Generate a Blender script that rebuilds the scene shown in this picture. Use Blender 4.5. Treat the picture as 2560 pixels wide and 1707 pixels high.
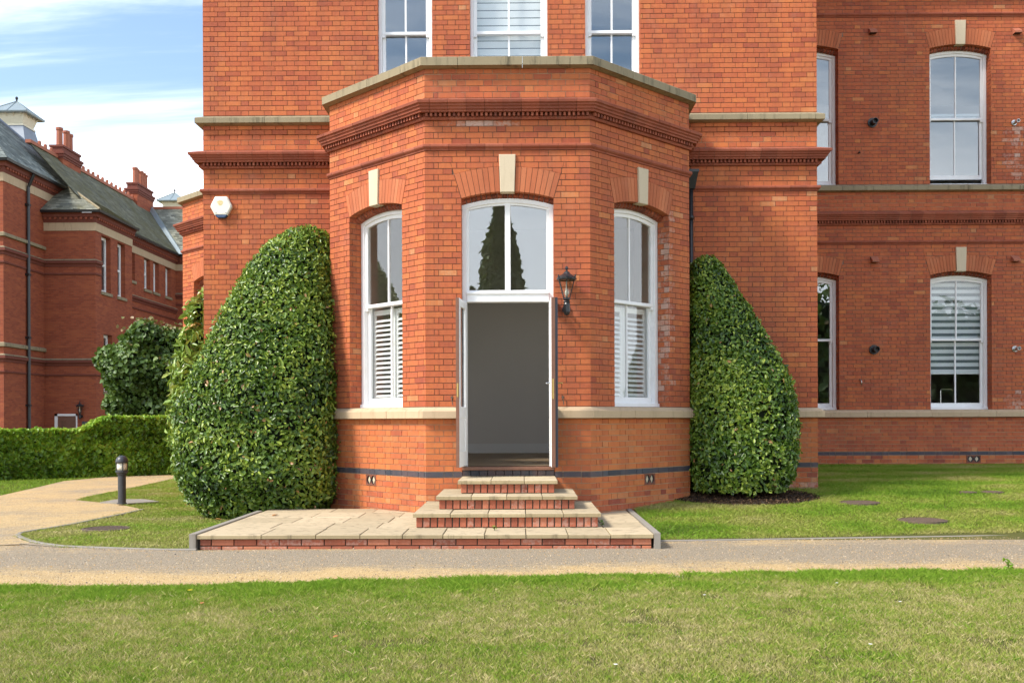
import bpy, math, random
import numpy as np
from mathutils import Vector
random.seed(7); rng = np.random.default_rng(11)
R = math.radians
for o in list(bpy.data.objects): bpy.data.objects.remove(o)
scene = bpy.context.scene
col = scene.collection

# ------------------------------------------------------------------ camera, sky, sun, exposure
EYE = 1.38; F = 2510.2; HZ = 1047.05; YAW = .0107; ROLL = .0035
cd = bpy.data.cameras.new('camera'); cam = bpy.data.objects.new('camera', cd); col.objects.link(cam)
cam.location = (0, 0, EYE); cam.rotation_euler = (math.pi/2, ROLL, YAW)
cd.sensor_width = 36; cd.sensor_fit = 'HORIZONTAL'; cd.lens = 36*F/2560; cd.shift_y = (HZ-853.5)/2560
cd.clip_start = .1; cd.clip_end = 2000
scene.camera = cam
SUN_AZ = 62; SUN_EL = 46          # degrees left of straight ahead of the facade, above the horizon
sdir = Vector((-math.sin(R(SUN_AZ))*math.cos(R(SUN_EL)), -math.cos(R(SUN_AZ))*math.cos(R(SUN_EL)), math.sin(R(SUN_EL))))
sl = bpy.data.lights.new('sun', 'SUN'); sun = bpy.data.objects.new('sun', sl); col.objects.link(sun)
sl.energy = 3.4; sl.angle = R(12); sl.color = (1, .94, .85)
sun.rotation_euler = sdir.to_track_quat('Z', 'Y').to_euler(); sun.location = (-20, -10, 30)
w = bpy.data.worlds.new('World'); scene.world = w; w.use_nodes = True
wn = w.node_tree; wn.nodes.clear(); WL = wn.links.new
def N(nt, t, **k):
    n = nt.nodes.new(t)
    for a, b in k.items(): setattr(n, a, b)
    return n
sky = N(wn, 'ShaderNodeTexSky', sky_type='NISHITA', sun_disc=False, sun_elevation=R(SUN_EL), sun_rotation=math.atan2(sdir.x, sdir.y), air_density=1.3, dust_density=1.0, ozone_density=2.0)
tc = N(wn, 'ShaderNodeTexCoord'); sx = N(wn, 'ShaderNodeSeparateXYZ'); WL(tc.outputs['Generated'], sx.inputs[0])
def wm(op, a, b):
    n = N(wn, 'ShaderNodeMath', operation=op)
    for i, v in enumerate((a, b)):
        if isinstance(v, (int, float)): n.inputs[i].default_value = v
        else: WL(v, n.inputs[i])
    return n.outputs[0]
zz = wm('ADD', wm('MAXIMUM', sx.outputs[2], 0.0), .16)
cb = N(wn, 'ShaderNodeCombineXYZ'); WL(wm('DIVIDE', sx.outputs[0], zz), cb.inputs[0]); WL(wm('DIVIDE', sx.outputs[1], zz), cb.inputs[1])
mp = N(wn, 'ShaderNodeMapping'); mp.inputs['Rotation'].default_value = (0, 0, R(-24)); mp.inputs['Scale'].default_value = (.55, 1.5, 1); mp.inputs['Location'].default_value = (1.25, .3, 0)
WL(cb.outputs[0], mp.inputs[0])
cn = N(wn, 'ShaderNodeTexNoise'); cn.inputs['Scale'].default_value = 1.15; cn.inputs['Detail'].default_value = 8; cn.inputs['Roughness'].default_value = .6; cn.inputs['Distortion'].default_value = .35
WL(mp.outputs[0], cn.inputs['Vector'])
hz = N(wn, 'ShaderNodeMapRange'); hz.inputs['From Min'].default_value = .02; hz.inputs['From Max'].default_value = .42; hz.inputs['To Min'].default_value = .40; hz.inputs['To Max'].default_value = -.05
WL(sx.outputs[2], hz.inputs['Value'])
cr = N(wn, 'ShaderNodeMapRange', interpolation_type='SMOOTHSTEP'); cr.inputs['From Min'].default_value = .40; cr.inputs['From Max'].default_value = .74
WL(wm('ADD', cn.outputs['Fac'], hz.outputs[0]), cr.inputs['Value'])
cmix = N(wn, 'ShaderNodeMix', data_type='RGBA'); WL(wm('MULTIPLY', cr.outputs[0], .93), cmix.inputs[0])
WL(sky.outputs[0], cmix.inputs[6]); cmix.inputs[7].default_value = (10.0, 10.3, 10.7, 1)
bg = N(wn, 'ShaderNodeBackground'); bg.inputs['Strength'].default_value = .15; WL(cmix.outputs[2], bg.inputs[0])
wo = N(wn, 'ShaderNodeOutputWorld'); WL(bg.outputs[0], wo.inputs[0])
scene.view_settings.view_transform = 'Standard'; scene.view_settings.look = 'None'
scene.view_settings.exposure = .70; scene.view_settings.gamma = 1; scene.view_settings.use_curve_mapping = False
scene.render.engine = 'CYCLES'; scene.cycles.max_bounces = 8; scene.cycles.diffuse_bounces = 5; scene.cycles.transparent_max_bounces = 10

# ------------------------------------------------------------------ helpers
def ray(px, py):
    u2, v2 = px-1280, py-HZ
    cr_, sr = math.cos(ROLL), math.sin(ROLL)
    u, v = u2*cr_-v2*sr, u2*sr+v2*cr_
    c, s = math.cos(YAW), math.sin(YAW)
    return (u/F*c-s, u/F*s+c, -v/F)
def PX(px, py, Y):                     # a point of the photograph at depth Y -> X, z
    d = ray(px, py); t = Y/d[1]; return d[0]*t, EYE+d[2]*t
def PG(px, py, z=0.):                  # a point of the photograph on level z -> X, Y
    d = ray(px, py); t = (z-EYE)/d[2]; return d[0]*t, d[1]*t
def sm(x, a, b):
    t = np.clip((x-a)/(b-a), 0, 1); return t*t*(3-2*t)

class MB:
    def __init__(s): s.v = []; s.f = []; s.t = []; s.k = []
    def poly(s, pts, tint=0., stain=0.):
        b = len(s.v); s.v += [tuple(p) for p in pts]; s.t += [tint]*len(pts); s.k += [stain]*len(pts); s.f.append(tuple(range(b, b+len(pts))))
    def mesh(s, vs, fs, tint=0., stain=0.):
        b = len(s.v); s.v += [tuple(p) for p in vs]; s.t += [tint]*len(vs); s.k += [stain]*len(vs); s.f += [tuple(i+b for i in f) for f in fs]
    def hexa(s, p, tint=0., stain=0.):  # 8 points: bottom 4, top 4
        s.mesh(p, [(0,3,2,1),(4,5,6,7),(0,1,5,4),(1,2,6,5),(2,3,7,6),(3,0,4,7)], tint, stain)
    def box(s, a, b, tint=0., stain=0.):
        x0,y0,z0 = a; x1,y1,z1 = b
        s.hexa([(x0,y0,z0),(x1,y0,z0),(x1,y1,z0),(x0,y1,z0),(x0,y0,z1),(x1,y0,z1),(x1,y1,z1),(x0,y1,z1)], tint, stain)
    def lathe(s, prof, c=(0,0,0), seg=20, ax='z', tint=0.):
        vs = []; fs = []
        for r, h in prof:
            for k in range(seg):
                a = 2*math.pi*k/seg; x, y = r*math.cos(a), r*math.sin(a)
                vs.append((c[0]+x, c[1]+y, c[2]+h) if ax == 'z' else (c[0]+x, c[1]+h, c[2]+y))
        n = len(prof)
        for i in range(n-1):
            for k in range(seg):
                k2 = (k+1) % seg
                fs.append((i*seg+k, i*seg+k2, (i+1)*seg+k2, (i+1)*seg+k))
        fs.append(tuple(range(seg-1, -1, -1))); fs.append(tuple((n-1)*seg+k for k in range(seg)))
        s.mesh(vs, fs, tint)
    def tube(s, pts, r, seg=8, tint=0.):
        pts = [Vector(p) for p in pts]; vs = []; fs = []
        rr = r if isinstance(r, (list, tuple)) else [r]*len(pts)
        for i, p in enumerate(pts):
            d = (pts[min(i+1, len(pts)-1)]-pts[max(i-1, 0)]).normalized()
            a = d.cross(Vector((.13, .21, .97)) if abs(d.z) < .9 else Vector((1, 0, 0))).normalized(); b = d.cross(a)
            for k in range(seg):
                t = 2*math.pi*k/seg; vs.append(p+a*math.cos(t)*rr[i]+b*math.sin(t)*rr[i])
        for i in range(len(pts)-1):
            for k in range(seg):
                k2 = (k+1) % seg; fs.append((i*seg+k, i*seg+k2, (i+1)*seg+k2, (i+1)*seg+k))
        fs.append(tuple(range(seg-1, -1, -1))); fs.append(tuple((len(pts)-1)*seg+k for k in range(seg)))
        s.mesh(vs, fs, tint)
    def build(s, name, mat, parent=None, smooth=False):
        me = bpy.data.meshes.new(name); me.from_pydata(s.v, [], s.f); me.materials.append(mat)
        a = me.attributes.new('tint', 'FLOAT', 'POINT'); a.data.foreach_set('value', s.t)
        a = me.attributes.new('stain', 'FLOAT', 'POINT'); a.data.foreach_set('value', s.k)
        if smooth: me.polygons.foreach_set('use_smooth', [True]*len(me.polygons))
        return link(name, me, parent)
def link(name, me, parent=None):
    o = bpy.data.objects.new(name, me); col.objects.link(o)
    if parent: o.parent = parent
    return o
def tag(o, label=None, cat=None, group=None, kind=None):
    if label: o['label'] = label
    if cat: o['category'] = cat
    if group: o['group'] = group
    if kind: o['kind'] = kind
    return o
def thing(name, label, cat, group=None, loc=(0,0,0)):
    o = bpy.data.objects.new(name, None); col.objects.link(o); o.location = loc
    o.empty_display_size = .1
    return tag(o, label, cat, group)
def npmesh(name, v, f, mat, tint, parent=None, smooth=False):   # v (n,3), f (m,k) numpy
    me = bpy.data.meshes.new(name); k = f.shape[1]
    me.vertices.add(len(v)); me.vertices.foreach_set('co', v.astype(np.float32).ravel())
    me.loops.add(f.size); me.loops.foreach_set('vertex_index', f.astype(np.int32).ravel())
    me.polygons.add(len(f)); me.polygons.foreach_set('loop_start', np.arange(0, f.size, k, dtype=np.int32))
    if smooth: me.polygons.foreach_set('use_smooth', np.ones(len(f), dtype=bool))
    a = me.attributes.new('tint', 'FLOAT', 'POINT'); a.data.foreach_set('value', tint.astype(np.float32))
    me.materials.append(mat); me.update(); me.validate()
    return link(name, me, parent)

# ------------------------------------------------------------------ materials
def newmat(name):
    m = bpy.data.materials.new(name); m.use_nodes = True; nt = m.node_tree
    return m, nt, nt.nodes['Principled BSDF']
def ramp(nt, stops, fac):
    r = N(nt, 'ShaderNodeValToRGB'); e = r.color_ramp.elements
    while len(e) > 2: e.remove(e[-1])
    e[0].position, e[0].color = stops[0][0], (*stops[0][1], 1); e[1].position, e[1].color = stops[-1][0], (*stops[-1][1], 1)
    for p, c in stops[1:-1]: x = e.new(p); x.color = (*c, 1)
    nt.links.new(fac, r.inputs[0]); return r.outputs[0]
def tex(nt, kind, scale, vec=None, **k):
    n = N(nt, kind); n.inputs['Scale'].default_value = scale
    for a, b in k.items():
        try: n.inputs[a].default_value = b
        except Exception: setattr(n, a, b)
    if vec is not None: nt.links.new(vec, n.inputs['Vector'])
    return n
def mth(nt, op, a, b=0., c=None):
    n = N(nt, 'ShaderNodeMath', operation=op)
    for i, v in enumerate((a, b, c)):
        if v is None: continue
        if isinstance(v, (int, float)): n.inputs[i].default_value = v
        else: nt.links.new(v, n.inputs[i])
    return n.outputs[0]
def mixc(nt, f, a, b, bt='MIX'):
    n = N(nt, 'ShaderNodeMix', data_type='RGBA', blend_type=bt)
    for i, v in ((0, f), (6, a), (7, b)):
        if isinstance(v, (int, float)): n.inputs[i].default_value = v
        elif isinstance(v, tuple): n.inputs[i].default_value = (*v, 1)
        else: nt.links.new(v, n.inputs[i])
    return n.outputs[2]
def pos(nt): return N(nt, 'ShaderNodeNewGeometry').outputs['Position']
def mapped(nt, vec, sc):
    m = N(nt, 'ShaderNodeMapping'); m.inputs['Scale'].default_value = sc; nt.links.new(vec, m.inputs[0]); return m.outputs[0]
def attr(nt, name, both=False):
    a = N(nt, 'ShaderNodeAttribute', attribute_name=name).outputs['Fac']
    if both:
        b = N(nt, 'ShaderNodeAttribute', attribute_name=name, attribute_type='OBJECT').outputs['Fac']
        return mth(nt, 'ADD', a, b)
    return a
def bump(nt, b, h, strength, dist):
    n = N(nt, 'ShaderNodeBump'); n.inputs['Strength'].default_value = strength; n.inputs['Distance'].default_value = dist
    nt.links.new(h, n.inputs['Height']); nt.links.new(n.outputs[0], b.inputs['Normal'])

BRICK = [(0, (.19,.055,.042)), (.22, (.31,.072,.040)), (.5, (.47,.122,.049)), (.75, (.57,.178,.056)), (.9, (.55,.23,.10)), (1, (.50,.28,.17))]
def brick_mat(name, stops, rough=.82):
    m, nt, b = newmat(name); p = pos(nt); t = attr(nt, 'tint', True); st = attr(nt, 'stain', True)
    n1 = tex(nt, 'ShaderNodeTexNoise', 22, p, Detail=6, Roughness=.7)
    n2 = tex(nt, 'ShaderNodeTexNoise', 1.1, p, Detail=3)
    n3 = tex(nt, 'ShaderNodeTexNoise', 9, mapped(nt, p, (5, 5, .5)), Detail=3)
    f = mth(nt, 'ADD', t, mth(nt, 'MULTIPLY', mth(nt, 'SUBTRACT', n1.outputs['Fac'], .5), .30))
    f = mth(nt, 'ADD', f, mth(nt, 'MULTIPLY', mth(nt, 'SUBTRACT', n2.outputs['Fac'], .5), .25))
    f = mth(nt, 'ADD', f, mth(nt, 'MULTIPLY', mth(nt, 'SUBTRACT', n3.outputs['Fac'], .5), .25))
    c = ramp(nt, stops, f)
    # efflorescence and pale wear where bricks carry a stain value
    n4 = tex(nt, 'ShaderNodeTexNoise', 26, p, Detail=5, Roughness=.65)
    s = N(nt, 'ShaderNodeMapRange', interpolation_type='SMOOTHSTEP'); s.inputs['From Min'].default_value = .55; s.inputs['From Max'].default_value = .75
    nt.links.new(mth(nt, 'ADD', n4.outputs['Fac'], mth(nt, 'MULTIPLY', st, .4)), s.inputs['Value'])
    pale = mth(nt, 'MULTIPLY', s.outputs[0], mth(nt, 'MINIMUM', mth(nt, 'ADD', mth(nt, 'MULTIPLY', st, .8), .03), .75))
    c = mixc(nt, pale, c, (.62, .50, .42))
    # old rain streaks and grime drifting over the face
    n7 = tex(nt, 'ShaderNodeTexNoise', 1.6, mapped(nt, p, (2.2, 2.2, .35)), Detail=6, Roughness=.7)
    g7 = N(nt, 'ShaderNodeMapRange'); g7.inputs['From Min'].default_value = .42; g7.inputs['From Max'].default_value = .72; nt.links.new(n7.outputs['Fac'], g7.inputs['Value'])
    c = mixc(nt, mth(nt, 'MULTIPLY', g7.outputs[0], .38), c, (.16,.065,.045))
    n8 = tex(nt, 'ShaderNodeTexNoise', 2.3, p, Detail=6, Roughness=.75)
    g8 = N(nt, 'ShaderNodeMapRange'); g8.inputs['From Min'].default_value = .55; g8.inputs['From Max'].default_value = .75; nt.links.new(n8.outputs['Fac'], g8.inputs['Value'])
    c = mixc(nt, mth(nt, 'MULTIPLY', g8.outputs[0], .13), c, (.60,.36,.25))
    # dark pits
    v = tex(nt, 'ShaderNodeTexNoise', 75, p, Detail=2)
    pit = mth(nt, 'GREATER_THAN', v.outputs['Fac'], .69)
    c = mixc(nt, mth(nt, 'MULTIPLY', pit, .45), c, (.10,.035,.025))
    nt.links.new(c, b.inputs['Base Color']); b.inputs['Roughness'].default_value = rough; b.inputs['Specular IOR Level'].default_value = .25
    bump(nt, b, n1.outputs['Fac'], .5, .004); return m
M = {}
M['brick'] = brick_mat('brick_red', BRICK)
M['rubbed'] = brick_mat('brick_rubbed', [(0,(.42,.12,.052)), (.5,(.50,.148,.063)), (1,(.56,.195,.088))], .85)
M['moulded'] = brick_mat('brick_moulded', [(0,(.17,.05,.034)), (.5,(.32,.085,.045)), (1,(.44,.14,.08))], .8)
M['stepbrick'] = brick_mat('brick_step', [(0,(.24,.075,.045)), (.5,(.42,.125,.068)), (1,(.52,.20,.11))], .85)
M['blue'] = brick_mat('brick_blue', [(0,(.028,.03,.036)), (.5,(.06,.065,.08)), (1,(.13,.12,.13))], .5)
def stone_mat(name, a, b_, dirt=(.13,.11,.075), amt=.5, sc=3., grain=60, rough=.85):
    m, nt, b = newmat(name); p = pos(nt); t = attr(nt, 'tint', True)
    n1 = tex(nt, 'ShaderNodeTexNoise', sc, p, Detail=7, Roughness=.65)
    n2 = tex(nt, 'ShaderNodeTexNoise', grain, p, Detail=3)
    n3 = tex(nt, 'ShaderNodeTexNoise', 6, mapped(nt, p, (1.6, 1.6, .25)), Detail=5, Roughness=.7)
    c = mixc(nt, mth(nt, 'ADD', mth(nt, 'MULTIPLY', n1.outputs['Fac'], .7), t), a, b_)
    d = N(nt, 'ShaderNodeMapRange', interpolation_type='SMOOTHSTEP'); d.inputs['From Min'].default_value = .5; d.inputs['From Max'].default_value = .72
    nt.links.new(n3.outputs['Fac'], d.inputs['Value'])
    c = mixc(nt, mth(nt, 'MULTIPLY', d.outputs[0], amt), c, dirt)
    c = mixc(nt, mth(nt, 'MULTIPLY', n2.outputs['Fac'], .35), c, mixc(nt, .5, c, (.08,.06,.04)))
    nt.links.new(c, b.inputs['Base Color']); b.inputs['Roughness'].default_value = rough; b.inputs['Specular IOR Level'].default_value = .2
    bump(nt, b, n2.outputs['Fac'], .3, .003); return m
M['mortar_dark'] = stone_mat('mortar_dark', (.22,.14,.10), (.14,.09,.065), amt=.3, sc=8)  # dark brownish pointing, colour also deepened for the shade in recessed joints
M['mortar_pale'] = stone_mat('mortar_pale', (.55,.43,.29), (.43,.31,.20), amt=.25, sc=6)
M['mortar_step'] = stone_mat('mortar_step', (.11,.095,.075), (.065,.055,.045), amt=.4, sc=8)
M['mortar_grey'] = stone_mat('mortar_grey', (.26,.22,.17), (.16,.13,.10), amt=.4, sc=8)
M['stone'] = stone_mat('sandstone_sill', (.60,.45,.29), (.48,.35,.215), (.22,.155,.09), .4, 4)
M['coping'] = stone_mat('sandstone_coping', (.36,.295,.185), (.25,.205,.13), (.06,.055,.035), .75, 3)
M['keystone'] = stone_mat('keystone_paint', (.68,.57,.41), (.62,.51,.35), (.42,.33,.2), .2, 3)
M['slab'] = stone_mat('paving_slab', (.55,.445,.29), (.42,.34,.215), (.19,.155,.105), .75, 7, 110)
M['slabedge'] = stone_mat('slab_edge', (.45,.36,.21), (.33,.26,.15), (.09,.075,.045), .6, 8, 90)
M['concrete'] = stone_mat('concrete_edging', (.33,.30,.255), (.23,.21,.175), (.15,.125,.09), .4, 6, 80)
def plain(name, c, rough=.5, metal=0., spec=.5, noise=0., nscale=8., c2=None):
    m, nt, b = newmat(name)
    b.inputs['Base Color'].default_value = (*c, 1); b.inputs['Roughness'].default_value = rough; b.inputs['Metallic'].default_value = metal; b.inputs['Specular IOR Level'].default_value = spec
    if noise:
        n = tex(nt, 'ShaderNodeTexNoise', nscale, pos(nt), Detail=5, Roughness=.65)
        k = N(nt, 'ShaderNodeMapRange'); k.inputs['From Min'].default_value = .35; k.inputs['From Max'].default_value = .7; nt.links.new(n.outputs['Fac'], k.inputs['Value'])
        nt.links.new(mixc(nt, mth(nt, 'MULTIPLY', k.outputs[0], noise), c, c2 or tuple(x*.6 for x in c)), b.inputs['Base Color'])
    return m
M['white'] = plain('white_paint', (.88,.88,.87), .38, noise=.25, nscale=5, c2=(.68,.66,.62))
M['shutter'] = plain('shutter_white', (.82,.82,.80), .45, noise=.1)
M['black'] = plain('black_paint', (.014,.015,.018), .35, noise=.5, nscale=20, c2=(.03,.03,.032))
M['bollard'] = plain('dark_grey_metal', (.035,.038,.045), .4, noise=.5, nscale=14, c2=(.06,.062,.066))
M['lead'] = plain('lead_sheet', (.22,.25,.29), .5, .3, noise=.4, nscale=2)
M['zinc'] = plain('zinc_sheet', (.30,.36,.37), .45, .3, noise=.4, nscale=1.5)
M['cream'] = plain('cream_paint', (.72,.66,.48), .6, noise=.3)
M['timber'] = plain('door_timber', (.19,.085,.05), .5, noise=.5, nscale=15)
M['navy'] = plain('dark_door_paint', (.022,.026,.04), .35, noise=.3)
M['roomwall'] = plain('room_wall_paint', (.74,.70,.65), .9, noise=.06, nscale=1)
M['roomwhite'] = plain('room_white', (.82,.81,.79), .8)
M['floorwood'] = plain('room_floor_oak', (.33,.235,.145), .5, noise=.5, nscale=6)
M['brass'] = plain('brass', (.55,.38,.14), .35, 1)
M['chrome'] = plain('chrome', (.75,.75,.75), .2, 1)
M['terracotta'] = plain('terracotta', (.40,.13,.07), .8, noise=.5, nscale=14, c2=(.27,.10,.06))
M['alarm'] = plain('alarm_cream_plastic', (.80,.77,.66), .4, noise=.1, nscale=4)
M['alarmblue'] = plain('alarm_blue_lens', (.03,.07,.16), .25)
M['alarmmark'] = plain('alarm_faded_mark', (.62,.44,.09), .5, noise=.8, nscale=50, c2=(.80,.75,.6))
M['blindwhite'] = plain('blind_fabric', (.74,.77,.78), .85, noise=.08)
M['blindsheer'] = plain('blind_sheer', (.13,.16,.165), .85)
M['rust'] = plain('rusty_iron_cover', (.10,.07,.05), .8, noise=.7, nscale=18, c2=(.17,.115,.075))
M['deadleaf'] = plain('dead_leaf', (.50,.22,.07), .7, noise=.5, nscale=40)
M['yellow'] = plain('dandelion_yellow', (.80,.62,.03), .6)
M['steel'] = plain('brushed_steel', (.5,.5,.5), .3, 1)
M['lampglow'] = plain('frosted_lens', (.72,.68,.55), .4)
def glass(name, ior=1.5, tint=(.93,.96,.95), keep=1.):
    m = bpy.data.materials.new(name); m.use_nodes = True; nt = m.node_tree; nt.nodes.clear()
    t = N(nt, 'ShaderNodeBsdfTransparent'); t.inputs[0].default_value = (*tint, 1)
    g = N(nt, 'ShaderNodeBsdfGlossy'); g.inputs['Roughness'].default_value = 0.; g.inputs[0].default_value = (.95,.97,1,1)
    f = N(nt, 'ShaderNodeFresnel'); bf = N(nt, 'ShaderNodeNewGeometry').outputs['Backfacing']; nt.links.new(mth(nt, 'ADD', ior, mth(nt, 'MULTIPLY', bf, 1/ior-ior)), f.inputs['IOR'])
    nz = tex(nt, 'ShaderNodeTexNoise', 2.2, pos(nt), Detail=0); b_ = N(nt, 'ShaderNodeBump'); b_.inputs['Strength'].default_value = .06; b_.inputs['Distance'].default_value = .01; nt.links.new(nz.outputs['Fac'], b_.inputs['Height']); nt.links.new(b_.outputs[0], g.inputs['Normal'])
    x = N(nt, 'ShaderNodeMixShader'); nt.links.new(f.outputs[0], x.inputs[0]); nt.links.new(t.outputs[0], x.inputs[1]); nt.links.new(g.outputs[0], x.inputs[2])
    o = N(nt, 'ShaderNodeOutputMaterial'); nt.links.new(x.outputs[0], o.inputs[0]); return m
M['glass'] = glass('window_glass', 1.6, (.97,.98,.975))
M['glasshi'] = glass('window_glass_coated', 2.3, (.8,.84,.85))
M['lampglass'] = glass('lantern_glass', 1.45)
def leaf_mat(name, stops, rough=.42, trans=.22, spec=.5):
    m, nt, b = newmat(name); t = attr(nt, 'tint'); c = ramp(nt, stops, t)
    nt.links.new(c, b.inputs['Base Color']); b.inputs['Roughness'].default_value = rough; b.inputs['Specular IOR Level'].default_value = spec
    tr = N(nt, 'ShaderNodeBsdfTranslucent'); nt.links.new(mixc(nt, .5, c, (.20,.30,.03)), tr.inputs[0])
    x = N(nt, 'ShaderNodeMixShader'); x.inputs[0].default_value = trans
    o = nt.nodes['Material Output']; nt.links.new(b.outputs[0], x.inputs[1]); nt.links.new(tr.outputs[0], x.inputs[2]); nt.links.new(x.outputs[0], o.inputs[0]); return m
M['laurel'] = leaf_mat('laurel_leaf', [(0,(.026,.060,.011)), (.3,(.068,.142,.018)), (.65,(.16,.26,.03)), (.93,(.36,.45,.06)), (.965,(.36,.44,.06)), (1,(.48,.27,.11))], .34, .26)
M['hedgeleaf'] = leaf_mat('hedge_leaf', [(0,(.04,.095,.008)), (.4,(.14,.29,.018)), (.8,(.27,.46,.035)), (1,(.40,.52,.06))], .42, .3)
M['magnolia'] = leaf_mat('magnolia_leaf', [(0,(.06,.12,.02)), (.4,(.17,.28,.04)), (.75,(.31,.42,.07)), (.93,(.42,.42,.10)), (1,(.45,.25,.07))], .3, .25, .6)
M['maple'] = leaf_mat('maple_leaf', [(0,(.026,.058,.012)), (.5,(.078,.148,.024)), (.85,(.155,.235,.04)), (1,(.30,.19,.09))], .5, .2)
M['conifer'] = leaf_mat('conifer_leaf', [(0,(.08,.11,.03)), (1,(.22,.26,.08))], .6, .25)
M['core'] = plain('foliage_shade_hull', (.012,.017,.008), .95, spec=.1)  # near-black hull; the shade inside the foliage is put into its colour
M['bark'] = plain('bark', (.10,.075,.055), .9, noise=.6, nscale=12)
M['grassblade'] = leaf_mat('grass_blade', [(0,(.10,.20,.016)), (.25,(.225,.385,.028)), (.5,(.35,.40,.07)), (.75,(.48,.43,.15)), (1,(.70,.58,.31))], .6, .35, .25)
M['mulch'] = plain('bark_mulch', (.055,.034,.022), .95, noise=.8, nscale=30, c2=(.02,.013,.009))

# ------------------------------------------------------------------ ground, path, lawns
def zg(X, Y):
    X = np.asarray(X, float); Y = np.asarray(Y, float)
    r = np.clip((Y-11.4)*.077, 0, .31)+np.clip((Y-15.4)*.027, 0, .13)
    l = -.7*sm(Y, 27, 38)*sm(-X, 5, 9)
    return sm(X, .9, 1.5)*r+l
def edge_n(X): return np.interp(X, *zip(*sorted(PG(a, b) for a, b in ((-900,1498),(0,1471),(300,1472),(762,1463),(1180,1453),(1500,1446),(2068,1437),(2560,1430),(3500,1419)))))
def edge_f(X): return np.interp(X, *zip(*sorted(PG(a, b) for a, b in ((-900,1400),(60,1362),(130,1369),(490,1377),(1050,1367),(1640,1355),(2560,1341),(3500,1331)))))
def lawn_mat():
    m, nt, b = newmat('lawn_soil_and_thatch'); p = pos(nt)
    n1 = tex(nt, 'ShaderNodeTexNoise', 1.3, p, Detail=6, Roughness=.7); n2 = tex(nt, 'ShaderNodeTexNoise', 60, p, Detail=4, Roughness=.7)
    c = ramp(nt, [(.3,(.06,.08,.018)), (.5,(.12,.12,.035)), (.7,(.24,.19,.085))], n1.outputs['Fac'])
    c = mixc(nt, n2.outputs['Fac'], c, (.10,.10,.03)); nt.links.new(c, b.inputs['Base Color']); b.inputs['Roughness'].default_value = .95; b.inputs['Specular IOR Level'].default_value = .1
    bump(nt, b, n2.outputs['Fac'], .8, .02); return m
M['lawn'] = lawn_mat()
xs = np.unique(np.concatenate([np.linspace(-500,-40,10), np.arange(-40,-16,2), np.arange(-16,16.01,.4), np.arange(18,41,2), np.linspace(45,500,10)]))
ys = np.unique(np.concatenate([np.linspace(-500,-30,10), np.arange(-28,3,3), np.arange(4,24.01,.4), np.arange(25,80,2), np.linspace(85,900,12)]))
gx, gy = np.meshgrid(xs, ys); V = np.stack([gx.ravel(), gy.ravel(), zg(gx, gy).ravel()], 1)
nx = len(xs); I = np.arange(len(xs)*len(ys)).reshape(len(ys), nx)
Fq = np.stack([I[:-1,:-1].ravel(), I[:-1,1:].ravel(), I[1:,1:].ravel(), I[1:,:-1].ravel()], 1)
tag(npmesh('ground', V, Fq, M['lawn'], np.zeros(len(V)), smooth=True), kind='structure', label='lawn soil spreading under the grass and out to the horizon')

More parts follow.
